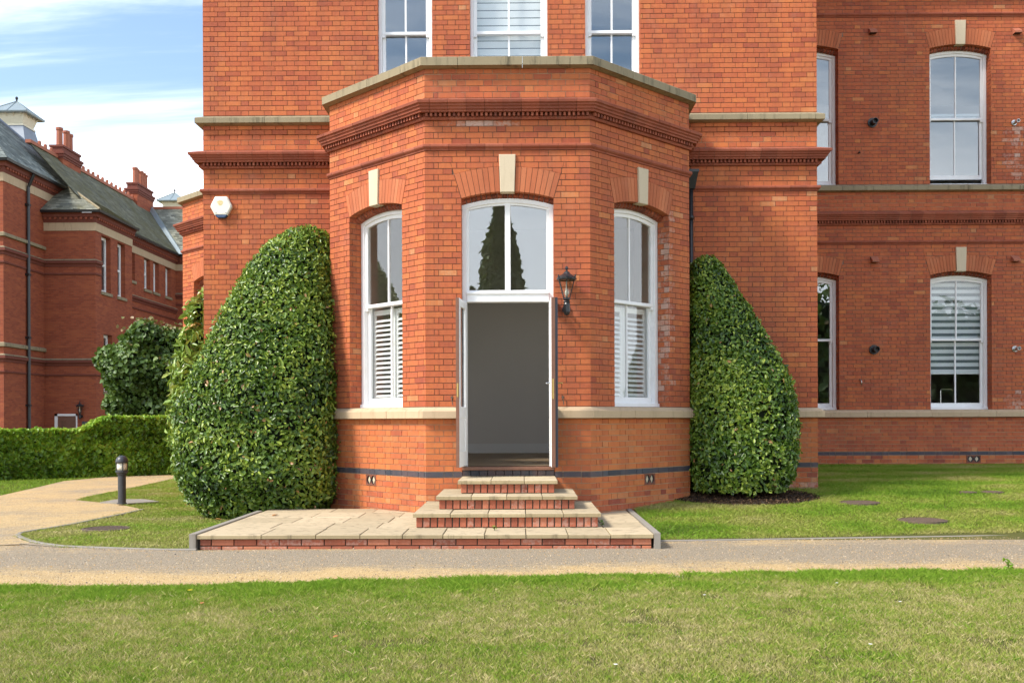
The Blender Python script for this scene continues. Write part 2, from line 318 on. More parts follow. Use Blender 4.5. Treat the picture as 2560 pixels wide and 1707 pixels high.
def path_mat():
    m, nt, b = newmat('gravel_over_tarmac'); p = pos(nt); s = N(nt, 'ShaderNodeSeparateXYZ'); nt.links.new(p, s.inputs[0])
    n0 = tex(nt, 'ShaderNodeTexNoise', .9, p, Detail=6, Roughness=.65); n1 = tex(nt, 'ShaderNodeTexNoise', 130, p, Detail=3, Roughness=.7); v = tex(nt, 'ShaderNodeTexVoronoi', 85, p)
    n2 = tex(nt, 'ShaderNodeTexNoise', 5, mapped(nt, p, (.4, 1.6, 1)), Detail=5, Roughness=.7)
    n5 = tex(nt, 'ShaderNodeTexNoise', 38, p, Detail=4, Roughness=.8); n6 = tex(nt, 'ShaderNodeTexNoise', 2.2, p, Detail=6, Roughness=.7)
    kt = N(nt, 'ShaderNodeMapRange'); kt.inputs['From Min'].default_value = .3; kt.inputs['From Max'].default_value = .7; nt.links.new(n5.outputs['Fac'], kt.inputs['Value'])
    tar = mixc(nt, kt.outputs[0], (.135,.108,.070), (.385,.315,.205)); tar = mixc(nt, mth(nt, 'MULTIPLY', n6.outputs['Fac'], .7), tar, (.205,.168,.112))
    tar = mixc(nt, mth(nt, 'MULTIPLY', mth(nt, 'GREATER_THAN', v.outputs['Distance'], .62), .5), tar, (.60,.52,.44))
    gr = ramp(nt, [(.2,(.18,.115,.05)), (.42,(.40,.275,.125)), (.6,(.54,.385,.185)), (.85,(.68,.55,.36))], mth(nt, 'ADD', mth(nt, 'MULTIPLY', n5.outputs['Fac'], .6), mth(nt, 'MULTIPLY', v.outputs['Distance'], .5)))
    # loose golden gravel drifts along the lawn edge and towards the left
    near = N(nt, 'ShaderNodeMapRange'); near.inputs['From Min'].default_value = 9.95; near.inputs['From Max'].default_value = 8.7; nt.links.new(mth(nt, 'ADD', s.outputs[1], mth(nt, 'MULTIPLY', s.outputs[0], -.07)), near.inputs['Value'])
    left = N(nt, 'ShaderNodeMapRange'); left.inputs['From Min'].default_value = 11.0; left.inputs['From Max'].default_value = 12.6; left.inputs['To Max'].default_value = .62; nt.links.new(s.outputs[1], left.inputs['Value'])
    rim = N(nt, 'ShaderNodeMapRange'); rim.inputs['From Min'].default_value = 10.45; rim.inputs['From Max'].default_value = 10.75; rim.inputs['To Max'].default_value = .4; nt.links.new(mth(nt, 'ADD', s.outputs[1], mth(nt, 'MULTIPLY', s.outputs[0], -.06)), rim.inputs['Value'])
    k = mth(nt, 'MAXIMUM', mth(nt, 'MAXIMUM', near.outputs[0], left.outputs[0]), rim.outputs[0])
    k = mth(nt, 'ADD', k, mth(nt, 'ADD', mth(nt, 'MULTIPLY', mth(nt, 'SUBTRACT', n0.outputs['Fac'], .5), 1.3), mth(nt, 'MULTIPLY', mth(nt, 'SUBTRACT', n2.outputs['Fac'], .5), .9)))
    k = mth(nt, 'ADD', k, mth(nt, 'MULTIPLY', mth(nt, 'SUBTRACT', n1.outputs['Fac'], .5), 1.3))
    k = mth(nt, 'ADD', k, mth(nt, 'MULTIPLY', mth(nt, 'SUBTRACT', n5.outputs['Fac'], .5), 1.0))
    kk = N(nt, 'ShaderNodeMapRange', interpolation_type='SMOOTHSTEP'); kk.inputs['From Min'].default_value = .28; kk.inputs['From Max'].default_value = .72; nt.links.new(k, kk.inputs['Value'])
    nt.links.new(mixc(nt, kk.outputs[0], tar, gr), b.inputs['Base Color']); b.inputs['Roughness'].default_value = .92; b.inputs['Specular IOR Level'].default_value = .15
    bump(nt, b, mth(nt, 'ADD', v.outputs['Distance'], n1.outputs['Fac']), .7, .008); return m
M['path'] = path_mat()
def strip(name, xs, ya, yb, z, mat):
    m = MB()
    for a, b in zip(xs[:-1], xs[1:]): m.poly([(a, ya(a), z), (b, ya(b), z), (b, yb(b), z), (a, yb(a), z)])
    return m.build(name, mat)
tag(strip('path', list(np.arange(-30, 30.1, .5)), lambda x: float(edge_n(x)), lambda x: float(edge_f(x)), .006, M['path']), kind='structure', label='grey tarmac path strewn with golden gravel crossing before the terrace')
# side branch curling back past the bollard
isl = [PG(a, b) for a, b in ((490,1376),(300,1372),(150,1370),(75,1358),(42,1345),(48,1335),(80,1328),(150,1316),(230,1300),(300,1286),(355,1274),(300,1262),(240,1256),(190,1251),(215,1243),(280,1230),(350,1216),(450,1194))]
far_edge = [PG(a, b) for a, b in ((500,1173),(436,1182),(300,1190),(160,1203),(80,1222),(0,1240),(-500,1330),(-900,1402))]
bm_ = MB(); side = [PG(-900,1402), PG(60,1362), *isl[2:], *far_edge]
bm_.poly([(x, y, .011) for x, y in side]); tag(bm_.build('side_path', M['path']), kind='structure', label='golden gravel branch of the path curving back past the bollard')
def _peb(): pass
def pip(X, Y, poly):
    X = np.asarray(X); ins = np.zeros(X.shape, bool); n = len(poly)
    for i in range(n):
        (x1, y1), (x2, y2) = poly[i], poly[(i+1) % n]
        c = ((y1 > Y) != (y2 > Y)) & (X < (x2-x1)*(Y-y1)/((y2-y1) if y2 != y1 else 1e-9)+x1); ins ^= c
    return ins
def vnoise(X, Y, sc, seed):
    r = np.random.default_rng(seed); g = r.random((256, 256)); x = np.asarray(X)/sc+97.3; y = np.asarray(Y)/sc+61.7
    i = np.floor(x).astype(int); j = np.floor(y).astype(int); fx = x-i; fy = y-j; fx = fx*fx*(3-2*fx); fy = fy*fy*(3-2*fy)
    a = g[i%256, j%256]; b = g[(i+1)%256, j%256]; c = g[i%256, (j+1)%256]; d = g[(i+1)%256, (j+1)%256]
    return (a*(1-fx)+b*fx)*(1-fy)+(c*(1-fx)+d*fx)*fy
def grass(name, X, Y, h, wd, tint, label, lean=.6):
    n = len(X); Z = zg(X, Y)-.004; a = rng.random(n)*2*math.pi; l = rng.normal(0, lean, n)*h; b = rng.random(n)*2*math.pi
    dx, dy = np.cos(a)*wd, np.sin(a)*wd; lx, ly = np.cos(b)*l, np.sin(b)*l
    P = lambda x, y, z: np.stack([x, y, z], 1)
    v = np.stack([P(X-dx, Y-dy, Z), P(X+dx, Y+dy, Z), P(X+dx*.7+lx*.4, Y+dy*.7+ly*.4, Z+h*.6), P(X+lx, Y+ly, Z+h)], 1).reshape(-1, 3)
    q = np.arange(n)*4; f = np.stack([q, q+1, q+2, q+3], 1)
    return tag(npmesh(name, v, f, M['grassblade'], np.repeat(np.clip(tint, 0, 1), 4)), label, 'grass', kind='stuff')
def scatter(n, x0, x1, y0, y1): return rng.uniform(x0, x1, n), rng.uniform(y0, y1, n)
# foreground lawn: straw and green mixed, lush along the path
X, Y = scatter(1000000, -5.6, 6.2, 4.6, 9.2)
k = (np.abs(X-.0) < .58*Y+.6) & (Y < edge_n(X)+.03+.05*(vnoise(X, Y, .12, 5)-.5)); X, Y = X[k], Y[k]
e = edge_n(X)-Y
lush = np.clip(1-(e-.15)/.75+1.0*(vnoise(X, Y, .4, 3)-.5)+.5*(vnoise(X, Y, .12, 33)-.5), 0, 1)
st = .57+.28*(vnoise(X, Y, 1.1, 1)-.5)+.34*(vnoise(X, Y, .22, 2)-.5)+.35*(vnoise(X, Y, .08, 4)-.5)
bare = vnoise(X, Y, .5, 9)+.5*(vnoise(X, Y, .15, 8)-.5)
keep = (rng.random(len(X)) < np.where(bare > .86, .22, .95)); X, Y, lush, st = X[keep], Y[keep], lush[keep], st[keep]
tint = st*(1-lush)+.24*lush+rng.normal(0, .2, len(X))*(1-.5*lush); tint = np.where(rng.random(len(X)) < .07*(1-lush), .95, tint)
hh = (.016+.018*rng.random(len(X)))*(1+.9*lush)*(1+.5*(vnoise(X, Y, .3, 6)-.5))
kx, ky = scatter(1300, -5.6, 6.2, 4.6, 9.0); kk_ = (np.abs(kx) < .58*ky+.5) & (ky < edge_n(kx)-.02); kx, ky = kx[kk_], ky[kk_]; reps = rng.integers(2, 9, len(kx)); gs = np.repeat(rng.random(len(kx)), reps); kx = np.repeat(kx, reps)+rng.normal(0, .012, reps.sum()); ky = np.repeat(ky, reps)+rng.normal(0, .012, reps.sum())
X = np.concatenate([X, kx]); Y = np.concatenate([Y, ky]); hh = np.concatenate([hh, rng.uniform(.03, .05, len(kx))]); tint = np.concatenate([tint, np.where(gs < .6, rng.normal(.82, .1, len(kx)), rng.normal(.18, .08, len(kx)))])
grass('grass', X, Y, hh, .0009+.0008*rng.random(len(X)), tint, 'patchy foreground lawn of straw and green grass along the near side of the path', .62)
# right lawn
X, Y = scatter(480000, 1.5, 11.8, 10.9, 20.1)
blk = ((X < 4.52) & (Y > 15.3)) | ((X < 2.42+0*X) & (Y > 12.9+(X-.87)*1.0) & (X < 2.45)) | (((X-3.15)/1.08)**2+((Y-14.55)/.78)**2 < 1)
mh = [(PG(2149,1284,.05), .26), (PG(2305,1314,.03), .29), (PG(2420,1206,.42), .13), (PG(2480,1209,.4), .17)]
for (a, b), r_ in mh: blk |= ((X-a)/r_)**2+((Y-b)/(r_*.9))**2 < 1
k = (Y > edge_f(X)+.10+.08*vnoise(X, Y, .3, 12)) & (X < .55*Y+1) & ~blk; X, Y = X[k], Y[k]
stripe = .5+.5*np.sin((Y*1.0-X*.12)*5.2+1.5*vnoise(X, Y, 1.3, 14))
st = .38+.24*(stripe-.5)+.42*(vnoise(X, Y, 1.1, 15)-.5)+.3*(vnoise(X, Y, .3, 16)-.5)
grass('grass', X, Y, .022+.02*rng.random(len(X)), .002+.0014*rng.random(len(X)), st+rng.normal(0, .09, len(X)), 'bright green mown lawn right of the steps reaching the recessed wing', .9)
# left island lawn round the clipped shrub
poly = isl+[(-4.9, 15.3), (-2.7, 15.3), (-3.0, 13.4), (-3.58, 13.4), (-3.58, 10.7)]
X, Y = scatter(300000, -10.5, -2.7, 10.3, 24.0)
pl_ = (PG(265,1323)[0], PG(265,1323)[1])
k = (pip(X, Y, poly) | pip(X, Y, [isl[-1], (-5.5, 22), (-4.95, 22), (-4.95, 15.3)])) & ~((X > -3.6) & (Y < 13.4)) & (((X-pl_[0])/.33)**2+((Y-pl_[1])/.3)**2 > 1); X, Y = X[k], Y[k]
st = .54+.4*(vnoise(X, Y, .8, 21)-.5)+.35*(vnoise(X, Y, .2, 22)-.5)
grass('grass', X, Y, .02+.02*rng.random(len(X)), .0026+.0016*rng.random(len(X)), st+rng.normal(0, .1, len(X)), 'dry green grass island round the large left shrub inside the curved kerb', .9)
# strip at the hedge foot
X, Y = scatter(160000, -22, -5, 13, 27)
k = pip(X, Y, far_edge+[(-30, 22), (-22, 27), (-5, 27)]); X, Y = X[k], Y[k]
grass('grass', X, Y, .03+.02*rng.random(len(X)), .005+.003*rng.random(len(X)), .27+.25*(vnoise(X, Y, .8, 31)-.5)+rng.normal(0, .08, len(X)), 'green grass strip between the gravel branch and the clipped hedge', .8)

# ------------------------------------------------------------------ brickwork tools
class Panel:
    def __init__(s, a, b):            # plan points left to right as seen from outside
        s.a = Vector((a[0], a[1], 0)); d = Vector((b[0]-a[0], b[1]-a[1], 0)); s.L = d.length; s.e = d.normalized(); s.n = Vector((s.e.y, -s.e.x, 0))
    def P(s, u, z, n=0.):
        p = s.a+s.e*u+s.n*n; return (p.x, p.y, z)
def clip(poly, a, b, c):              # keep a*u+b*z <= c
    out = []
    for i in range(len(poly)):
        p, q = poly[i], poly[(i+1) % len(poly)]; dp, dq = a*p[0]+b*p[1]-c, a*q[0]+b*q[1]-c
        if dp <= 0: out.append(p)
        if dp*dq < 0: t = dp/(dp-dq); out.append((p[0]+(q[0]-p[0])*t, p[1]+(q[1]-p[1])*t))
    return out
def area(p): return abs(sum(p[i][0]*p[(i+1)%len(p)][1]-p[(i+1)%len(p)][0]*p[i][1] for i in range(len(p))))/2
class Op:                             # an opening with a segmental brick arch
    def __init__(s, uc, w, z0, zs, rise=.085, th=.32):
        s.u0, s.u1, s.uc, s.w, s.z0, s.zs, s.rise, s.th = uc-w/2, uc+w/2, uc, w, z0, zs, rise, th
        s.R = (w*w/4+rise*rise)/(2*rise); s.zc = zs+rise-s.R; s.al = math.asin(w/2/s.R)
    def zin(s, u, r=None):
        r = r or s.R; d = u-s.uc; return s.zc+math.sqrt(max(r*r-d*d, 0))
def cut(poly, op):
    ua, ub = min(p[0] for p in poly), max(p[0] for p in poly); za, zb = min(p[1] for p in poly), max(p[1] for p in poly)
    if zb <= op.z0+.01 or ub < op.u0-.2 or ua > op.u1+.2 or za > op.zs+op.rise+op.th+.05: return [poly]
    zm = (za+zb)/2; J = .005
    if zm < op.zs: res = [clip(poly, 1, 0, op.u0), clip(poly, -1, 0, -op.u1)]
    else:
        sa, ca = math.sin(op.al), math.cos(op.al)
        lt = clip(poly, ca, sa, ca*op.u0+sa*op.zs-J); rt = clip(poly, -ca, sa, -ca*op.u1+sa*op.zs-J)
        top = clip(clip(poly, -ca, -sa, -(ca*op.u0+sa*op.zs)+J*0-.0), ca, -sa, ca*op.u1-sa*op.zs)
        if len(top) > 2:
            R2 = op.R+op.th+J; a, b = min(p[0] for p in top), max(p[0] for p in top)
            if b-a > 1e-4:
                z1, z2 = op.zin(a, R2), op.zin(b, R2); m = (z2-z1)/(b-a); top = clip(top, m, -1, m*a-z1)
        res = [lt, top, rt]
    return [p for p in res if len(p) > 2 and area(p) > .0006]
BR_FACES = {}
def brick_poly(mb, pn, poly, tint, stain=0., n0=-.012, proud=0.):
    j = random.uniform(-.0015, .0018)+proud; t = [random.uniform(-.0007, .0007) for _ in poly]; k = len(poly)
    vs = [pn.P(u, z, j+t[i]) for i, (u, z) in enumerate(poly)]+[pn.P(u, z, n0) for u, z in poly]
    fs = [tuple(range(k))]+[(i, k+i, k+(i+1) % k, (i+1) % k) for i in range(k)]
    mb.mesh(vs, fs, tint, stain)
S_, H_, Q_, J_ = .2275, .1105, .052, .0072; JB = .0090
OBJ_BRICKS = []                       # the 300 bricks that show largest become objects of their own
def btint(mode):
    r = random.random()
    if mode == 'plinth': return min(.87, max(.2, random.gauss(.66, .07)))
    if mode == 'dull': return random.choice([random.gauss(.40, .1), random.gauss(.52, .08), random.gauss(.78, .06)])
    if r < .018: return random.uniform(.78, .88)
    if r < .09: return random.uniform(.30, .40)
    return random.gauss({'wall': .53, 'wing': .49, 'frieze': .57}.get(mode, .5), .058)
def lay(mb, pn, u0, u1, z0, z1, ops=(), mode='wall', par=0, objs=False, stainf=None, course=.0765, only=None):
    n = max(1, round((z1-z0)/course)); ch = (z1-z0)/n
    for i in range(n):
        za, zb = z0+i*ch+JB/2, z0+(i+1)*ch-JB/2
        seq = [S_, H_] if (i+par) % 2 else [H_, Q_, S_, H_]
        u = u0; q = 0; row = []
        while u < u1-.01:
            l = seq[q] if q < len(seq) else (S_ if row and row[-1][1]-row[-1][0] < .15 else H_)
            if only == 'H': l = H_ if (q or i % 2) else Q_
            l *= random.uniform(.985, 1.015); b = min(u+l, u1)
            if u1-b < .035: b = u1
            row.append((u, b)); u = b+J_; q += 1
        for a, b in row:
            ja = random.uniform(-.0015, .0015); jz = random.uniform(-.0012, .0012)
            full = [(a, za+jz), (b, za+jz), (b, zb+jz), (a, zb+jz)]; pieces = [full]
            for op in ops: pieces = [r for p in pieces for r in cut(p, op)]
            for p in pieces:
                t = btint(mode); s = stainf((a+b)/2, (za+zb)/2) if stainf else 0.
                if mode == 'plinthlow': t = random.gauss(.5, .15)
                if objs and p is full and .19 < b-a < .24: OBJ_BRICKS.append((pn, a, b, za+jz, zb+jz, t, s)); continue
                brick_poly(mb, pn, p, t, s)
def backing(mb, pn, u0, u1, z0, z1, ops=(), n=-.0095, rad=0.):
    us = {u0, u1}
    for op in ops:
        if op.zs+op.rise > z0 and op.z0 < z1: us |= {min(max(u, u0), u1) for u in np.linspace(op.u0, op.u1, 15)}
    us = sorted(us)
    for a, b in zip(us[:-1], us[1:]):
        if b-a < 1e-6: continue
        m = (a+b)/2; op = next((o for o in ops if o.u0 < m < o.u1 and o.zs+o.rise > z0 and o.z0 < z1), None)
        if not op: mb.poly([pn.P(a, z0, n), pn.P(b, z0, n), pn.P(b, z1, n), pn.P(a, z1, n)]); continue
        if op.z0 > z0: mb.poly([pn.P(a, z0, n), pn.P(b, z0, n), pn.P(b, min(z1, op.z0), n), pn.P(a, min(z1, op.z0), n)])
        ta, tb = op.zin(a), op.zin(b)
        if max(ta, tb) < z1: mb.poly([pn.P(a, max(ta, z0), n), pn.P(b, max(tb, z0), n), pn.P(b, z1, n), pn.P(a, z1, n)])
def arch(op, pn, rub, key, ring, parent, depth=.11, nv=8, keyst=True, kw=(.183, .214), kz=(-.015, .47), inner=True):
    # voussoirs
    ka = (kw[0]/2+.002)/op.R if keyst else 0.
    for s in (-1, 1):
        for i in range(nv):
            a0 = ka+(op.al-ka)*i/nv; a1 = ka+(op.al-ka)*(i+1)/nv; g = .0014
            vs = []
            dn = random.uniform(.0025, .004)
            for n in (dn, -depth):
                for a, r in ((a0+g, op.R), (a1-g, op.R), (a1-g*.8, op.R+op.th), (a0+g*.8, op.R+op.th)):
                    vs.append(pn.P(op.uc+s*r*math.sin(a), op.zc+r*math.cos(a), n))
            rub.mesh(vs, [(0,1,2,3),(0,4,5,1),(1,5,6,2),(2,6,7,3),(3,7,4,0)], random.gauss(.5, .2))
    # inner ring of moulded bricks set back below
    if inner:
        R2 = op.R-.065; al2 = math.asin(min(1, op.w/2/R2)); m = 18
        for i in range(m):
            a0, a1 = -al2+2*al2*i/m+.002, -al2+2*al2*(i+1)/m-.002
            prof = [(op.R+.02, -.105), (op.R-.03, -.105), (op.R-.052, -.118), (op.R-.065, -.14), (op.R-.065, -.21)]
            vs = [pn.P(op.uc+r*math.sin(a), op.zc+r*math.cos(a), n) for a in (a0, a1) for r, n in prof]; k = len(prof)
            ring.mesh(vs, [(j, j+1, k+j+1, k+j) for j in range(k-1)], random.gauss(.4, .2))
    if keyst:
        m = MB(); z0, z1 = op.zs+op.rise+kz[0], op.zs+op.rise+kz[1]; b, t = kw[0]/2, kw[1]/2
        f = [(op.uc-b, z0), (op.uc+b, z0), (op.uc+t, z1), (op.uc-t, z1)]; e = .006
        fi = [(op.uc-b+e, z0+e), (op.uc+b-e, z0+e), (op.uc+t-e, z1-e), (op.uc-t+e, z1-e)]
        m.mesh([pn.P(u, z, -.09) for u, z in f]+[pn.P(u, z, .024) for u, z in f]+[pn.P(u, z, .03) for u, z in fi],
               [(0,1,5,4),(1,2,6,5),(2,3,7,6),(3,0,4,7),(4,5,9,8),(5,6,10,9),(6,7,11,10),(7,4,8,11),(8,9,10,11)], random.uniform(0, .3))
        m.build('keystone', M['keystone'], parent)
def jambs(mb, mor_, pn, op, depth=.2, z0=None, mode='wall', stainr=None):
    z0 = z0 if z0 is not None else op.z0
    A = pn.P(op.u0, 0); B = pn.P(op.u0, 0, -depth); C = pn.P(op.u1, 0, -depth); D = pn.P(op.u1, 0)
    for p, sf in ((Panel(A, B), None), (Panel(C, D), stainr)):
        n = max(1, round((op.zs-z0)/.0765)); ch = (op.zs-z0)/n
        for i in range(n):
            cutu = .1085 if i % 2 else .0505
            for a, b in ((0.001, cutu), (cutu+J_, depth)):
                brick_poly(mb, p, [(a, z0+i*ch+.0045), (b, z0+i*ch+.0045), (b, z0+(i+1)*ch-.0045), (a, z0+(i+1)*ch-.0045)], btint(mode), sf(0, z0+i*ch) if sf else 0., proud=-.001)
        mor = MB(); mor.poly([p.P(0, z0, -.0085), p.P(depth, z0, -.0085), p.P(depth, op.zs, -.0085), p.P(0, op.zs, -.0085)]); mor.build('reveal', M['mortar_grey'], bld)
def sweep(mb, path, prof, s0=None, s1=None, tint=0., cap=True, stain=0.):
    """sweep a profile of (n, z) along an open plan path, outside on the right when walking left to right"""
    pts = [Vector((p[0], p[1])) for p in path]; seg = [(b-a) for a, b in zip(pts[:-1], pts[1:])]; ln = [s.length for s in seg]; cum = [0]
    for l in ln: cum.append(cum[-1]+l)
    s0 = 0 if s0 is None else s0; s1 = cum[-1] if s1 is None else s1
    nor = [Vector((d.y, -d.x))/d.length for d in seg]
    st = []
    def at(s):
        i = max(0, min(len(seg)-1, next((k for k in range(len(seg)) if s <= cum[k+1]+1e-9), len(seg)-1))); return pts[i]+seg[i]*((s-cum[i])/ln[i]), nor[i]
    p, n = at(s0+1e-6); st.append((p, n))
    for k in range(1, len(pts)-1):
        if s0+1e-4 < cum[k] < s1-1e-4:
            m = (nor[k-1]+nor[k]); m = m/(1+nor[k-1].dot(nor[k])); st.append((pts[k], m))
    if s0 < 1e-6: st[0] = (pts[0], nor[0])
    p, n = at(s1-1e-6); st.append((p, n)); k = len(prof)
    # mitre ends that sit exactly on a corner
    for idx, s in ((0, s0), (-1, s1)):
        for c in range(1, len(pts)-1):
            if abs(s-cum[c]) < 1e-4: m = (nor[c-1]+nor[c])/(1+nor[c-1].dot(nor[c])); st[idx] = (pts[c], m)
    vs = [(q.x+m.x*a, q.y+m.y*a, z) for q, m in st for a, z in prof]; fs = []
    for i in range(len(st)-1):
        for j in range(k-1): fs.append((i*k+j, (i+1)*k+j, (i+1)*k+j+1, i*k+j+1))
    if cap: fs.append(tuple(range(k))); fs.append(tuple((len(st)-1)*k+j for j in reversed(range(k))))
    mb.mesh(vs, fs, tint, stain)
def plen(path): return sum(math.dist(a, b) for a, b in zip(path[:-1], path[1:]))
def stones(name, path, prof, mat, parent, size, gap=.006, s0=0., s1=None, cuts=None):
    L = s1 if s1 is not None else plen(path); c = cuts or list(np.linspace(s0, L, max(1, round((L-s0)/size))+1))
    for a, b in zip(c[:-1], c[1:]):
        m = MB(); j = random.uniform(-.002, .002); sweep(m, path, [(n+(j if n > 0 else 0), z+j*.5) for n, z in prof], a+gap/2, b-gap/2, random.uniform(-.15, .3)); m.build(name, mat, parent)

# ------------------------------------------------------------------ the brick building
bld = thing('brick_building', 'red brick building with octagonal bay, cream keystones and white sash windows', 'building', loc=(-.188, 15, 0))
bld.location = (0, 0, 0)
XL, XR, YF, YE, YW, YQ = -1.25, .875, 12.93, 14.45, 15.36, 20.17
BL, BRR, WL_, WR_, WQ = -2.77, 2.40, -4.89, 4.50, 15.0
bx = (XL+XR)/2
plan = [(WL_, 27), (WL_, YW), (BL, YW), (BL, YE), (XL, YF), (XR, YF), (BRR, YE), (BRR, YW), (WR_, YW), (WR_, YQ), (WQ, YQ)]
Z = dict(base=-.285, blue0=.627, blue=.703, sill0=1.387, sill=1.539, mo0=4.837, mo=4.917, co0=5.225, co=5.512, cp0=5.90, cp=6.04, top=9.382)
SP = Z['sill']+35*(Z['mo0']-Z['sill'])/43
W = 1.19
faces = dict(side=Panel(plan[0], plan[1]), wl=Panel(plan[1], plan[2]), rl=Panel(plan[2], plan[3]), fl=Panel(plan[3], plan[4]), ff=Panel(plan[4], plan[5]), fr=Panel(plan[5], plan[6]), rr=Panel(plan[6], plan[7]), wr=Panel(plan[7], plan[8]), sr=Panel(plan[8], plan[9]), q=Panel(plan[9], plan[10]))
fup = Panel((WL_, YW), (WR_, YW))
ops = {k: [] for k in faces}
o_fl = Op(faces['fl'].L/2, W, Z['sill'], SP); o_fr = Op(faces['fr'].L/2, W, Z['sill'], SP); o_d = Op(faces['ff'].L/2, W, .645, SP)
ops['fl'] = [o_fl]; ops['fr'] = [o_fr]; ops['ff'] = [o_d]
USP = SP+4.53
o_q = [Op(x-WR_, 1.22, z, s, .085) for x in (5.73, 8.77) for z, s in ((Z['sill'], SP), (Z['cp'], USP))]
ops['q'] = o_q
o_up = [Op(x-WL_, w_, 6.12, USP, .07) for x, w_ in ((-1.785, .835), (-.193, 1.19), (1.393, .835))]
BW = MB(); BLUE = MB(); RUB = MB(); RING = MB()
def effl(u, z):                        # right facet: salts beside the window jamb
    return max(0, 1-abs(u-1.75)/.14)*.75*(1 if 1.6 < z < 4.3 else 0)*random.random() if z > 1.5 else (.5*max(0, 1-abs(u-1.62)/.08) if z > .75 else 0)
def effl_front(u, z): return .9*max(0, 1-abs(u-.75)/.6) if 5.15 < z < 5.23 else 0.
def effl_q(u, z):
    s = max(0, 1-abs(u-5.35)/.3)*(1 if 6.1 < z < 7.2 else 0)*random.uniform(.2, .9)
    s = max(s, random.uniform(.2, .7)*max(0, 1-abs(u-5.4)/.3)*(1 if 1.5 < z < 1.95 else 0)); return max(s, .35 if z < .62 else 0)
for key, pn in faces.items():
    o = ops[key]; wing = key == 'q'; md = 'wing' if wing else 'wall'
    sf = {'fr': effl, 'ff': effl_front, 'q': effl_q}.get(key)
    isbay = key in ('fl', 'ff', 'fr', 'rl', 'rr'); near = key == 'ff'
    lowst = (lambda u, z: .42 if z < .12 else .12) if isbay else (lambda u, z: .45)
    lay(BW, pn, 0, pn.L, .627-12*.076, .627-3*.076, o, 'dull', 0, stainf=lowst, course=.076)
    vo = {'fl': [(.97, .235)], 'fr': [(1.22, .235)], 'q': [(4.51, .29)]}.get(key, []); vo = [Op(u_, w_, .475, .627, .0005, -.01) for u_, w_ in vo]
    lay(BW, pn, 0, pn.L, .627-3*.076, .627, list(o)+vo, 'plinth' if isbay else 'dull', 1, near, course=.076)
    lay(BLUE, pn, 0, pn.L, .627, .703, o, 'wall', 1, course=.076)
    lay(BW, pn, 0, pn.L, .703, Z['sill0'], o, 'plinth' if not wing else md, 1, near, sf, course=.076)
    lay(BW, pn, 0, pn.L, Z['sill'], Z['mo0'], o, md, 0, near, sf)
    lay(BW, pn, 0, pn.L, Z['mo'], Z['co0'], (), 'frieze' if not wing else md, 1, near, sf)
    lay(BW, pn, 0, pn.L, Z['co'], Z['cp0'], (), 'frieze' if not wing else md, 0, near)
    wall = MB(); backing(wall, pn, 0, pn.L, Z['base']-.3, Z['sill0'], o); w1 = wall.build('plinth_wall', M['mortar_pale'], bld)
    wall = MB(); backing(wall, pn, 0, pn.L, Z['co'], Z['cp0'], ()); wall.build('parapet_wall', M['mortar_pale'], bld)
    if near: FRONT = w1
    wall = MB(); backing(wall, pn, 0, pn.L, Z['sill0'], Z['co'], o)
    if not isbay and key not in ('wl', 'wr'):
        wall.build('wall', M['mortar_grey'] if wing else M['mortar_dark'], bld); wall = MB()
        backing(wall, pn, 0, pn.L, Z['cp0'], Z['top'], o)
        lay(BW, pn, 0, pn.L, Z['cp'], Z['top'], o, md, 1, stainf=sf)
    if wing:
        backing(wall, pn, 0, pn.L, Z['top'], 11, ()); lay(BW, pn, 0, pn.L, Z['top']+.08, Z['top']+.08+.306, (), md); lay(BW, pn, 0, pn.L, Z['top']+.672, 11, (), md)
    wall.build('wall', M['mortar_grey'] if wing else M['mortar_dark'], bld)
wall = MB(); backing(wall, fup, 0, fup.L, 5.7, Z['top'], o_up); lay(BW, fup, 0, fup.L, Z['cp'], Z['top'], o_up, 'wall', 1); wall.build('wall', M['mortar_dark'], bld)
# arches and jambs
MJ = MB()
for pn, op in ((faces['fl'], o_fl), (faces['fr'], o_fr), (faces['ff'], o_d)): arch(op, pn, RUB, None, RING, bld)
for op in o_q: arch(op, faces['q'], RUB, None, RING, bld, nv=9)
for op in o_up: arch(op, fup, RUB, None, RING, bld)
jr = lambda u, z: random.uniform(.1, .75) if 1.7 < z < 3.95 else random.uniform(0, .3)
jambs(BW, MJ, faces['fl'], o_fl); jambs(BW, MJ, faces['fr'], o_fr, stainr=jr); jambs(BW, MJ, faces['ff'], o_d, .13)
for op in o_q: jambs(BW, MJ, faces['q'], op, mode='wing')
for op in o_up: jambs(BW, MJ, fup, op, .12)
tag(BW.build('brickwork', M['brick'], bld), kind='stuff'); tag(BLUE.build('blue_brick_course', M['blue'], bld), kind='stuff')
tag(RUB.build('arch_bricks', M['rubbed'], bld), kind='stuff'); tag(RING.build('arch_rings', M['moulded'], bld), kind='stuff')
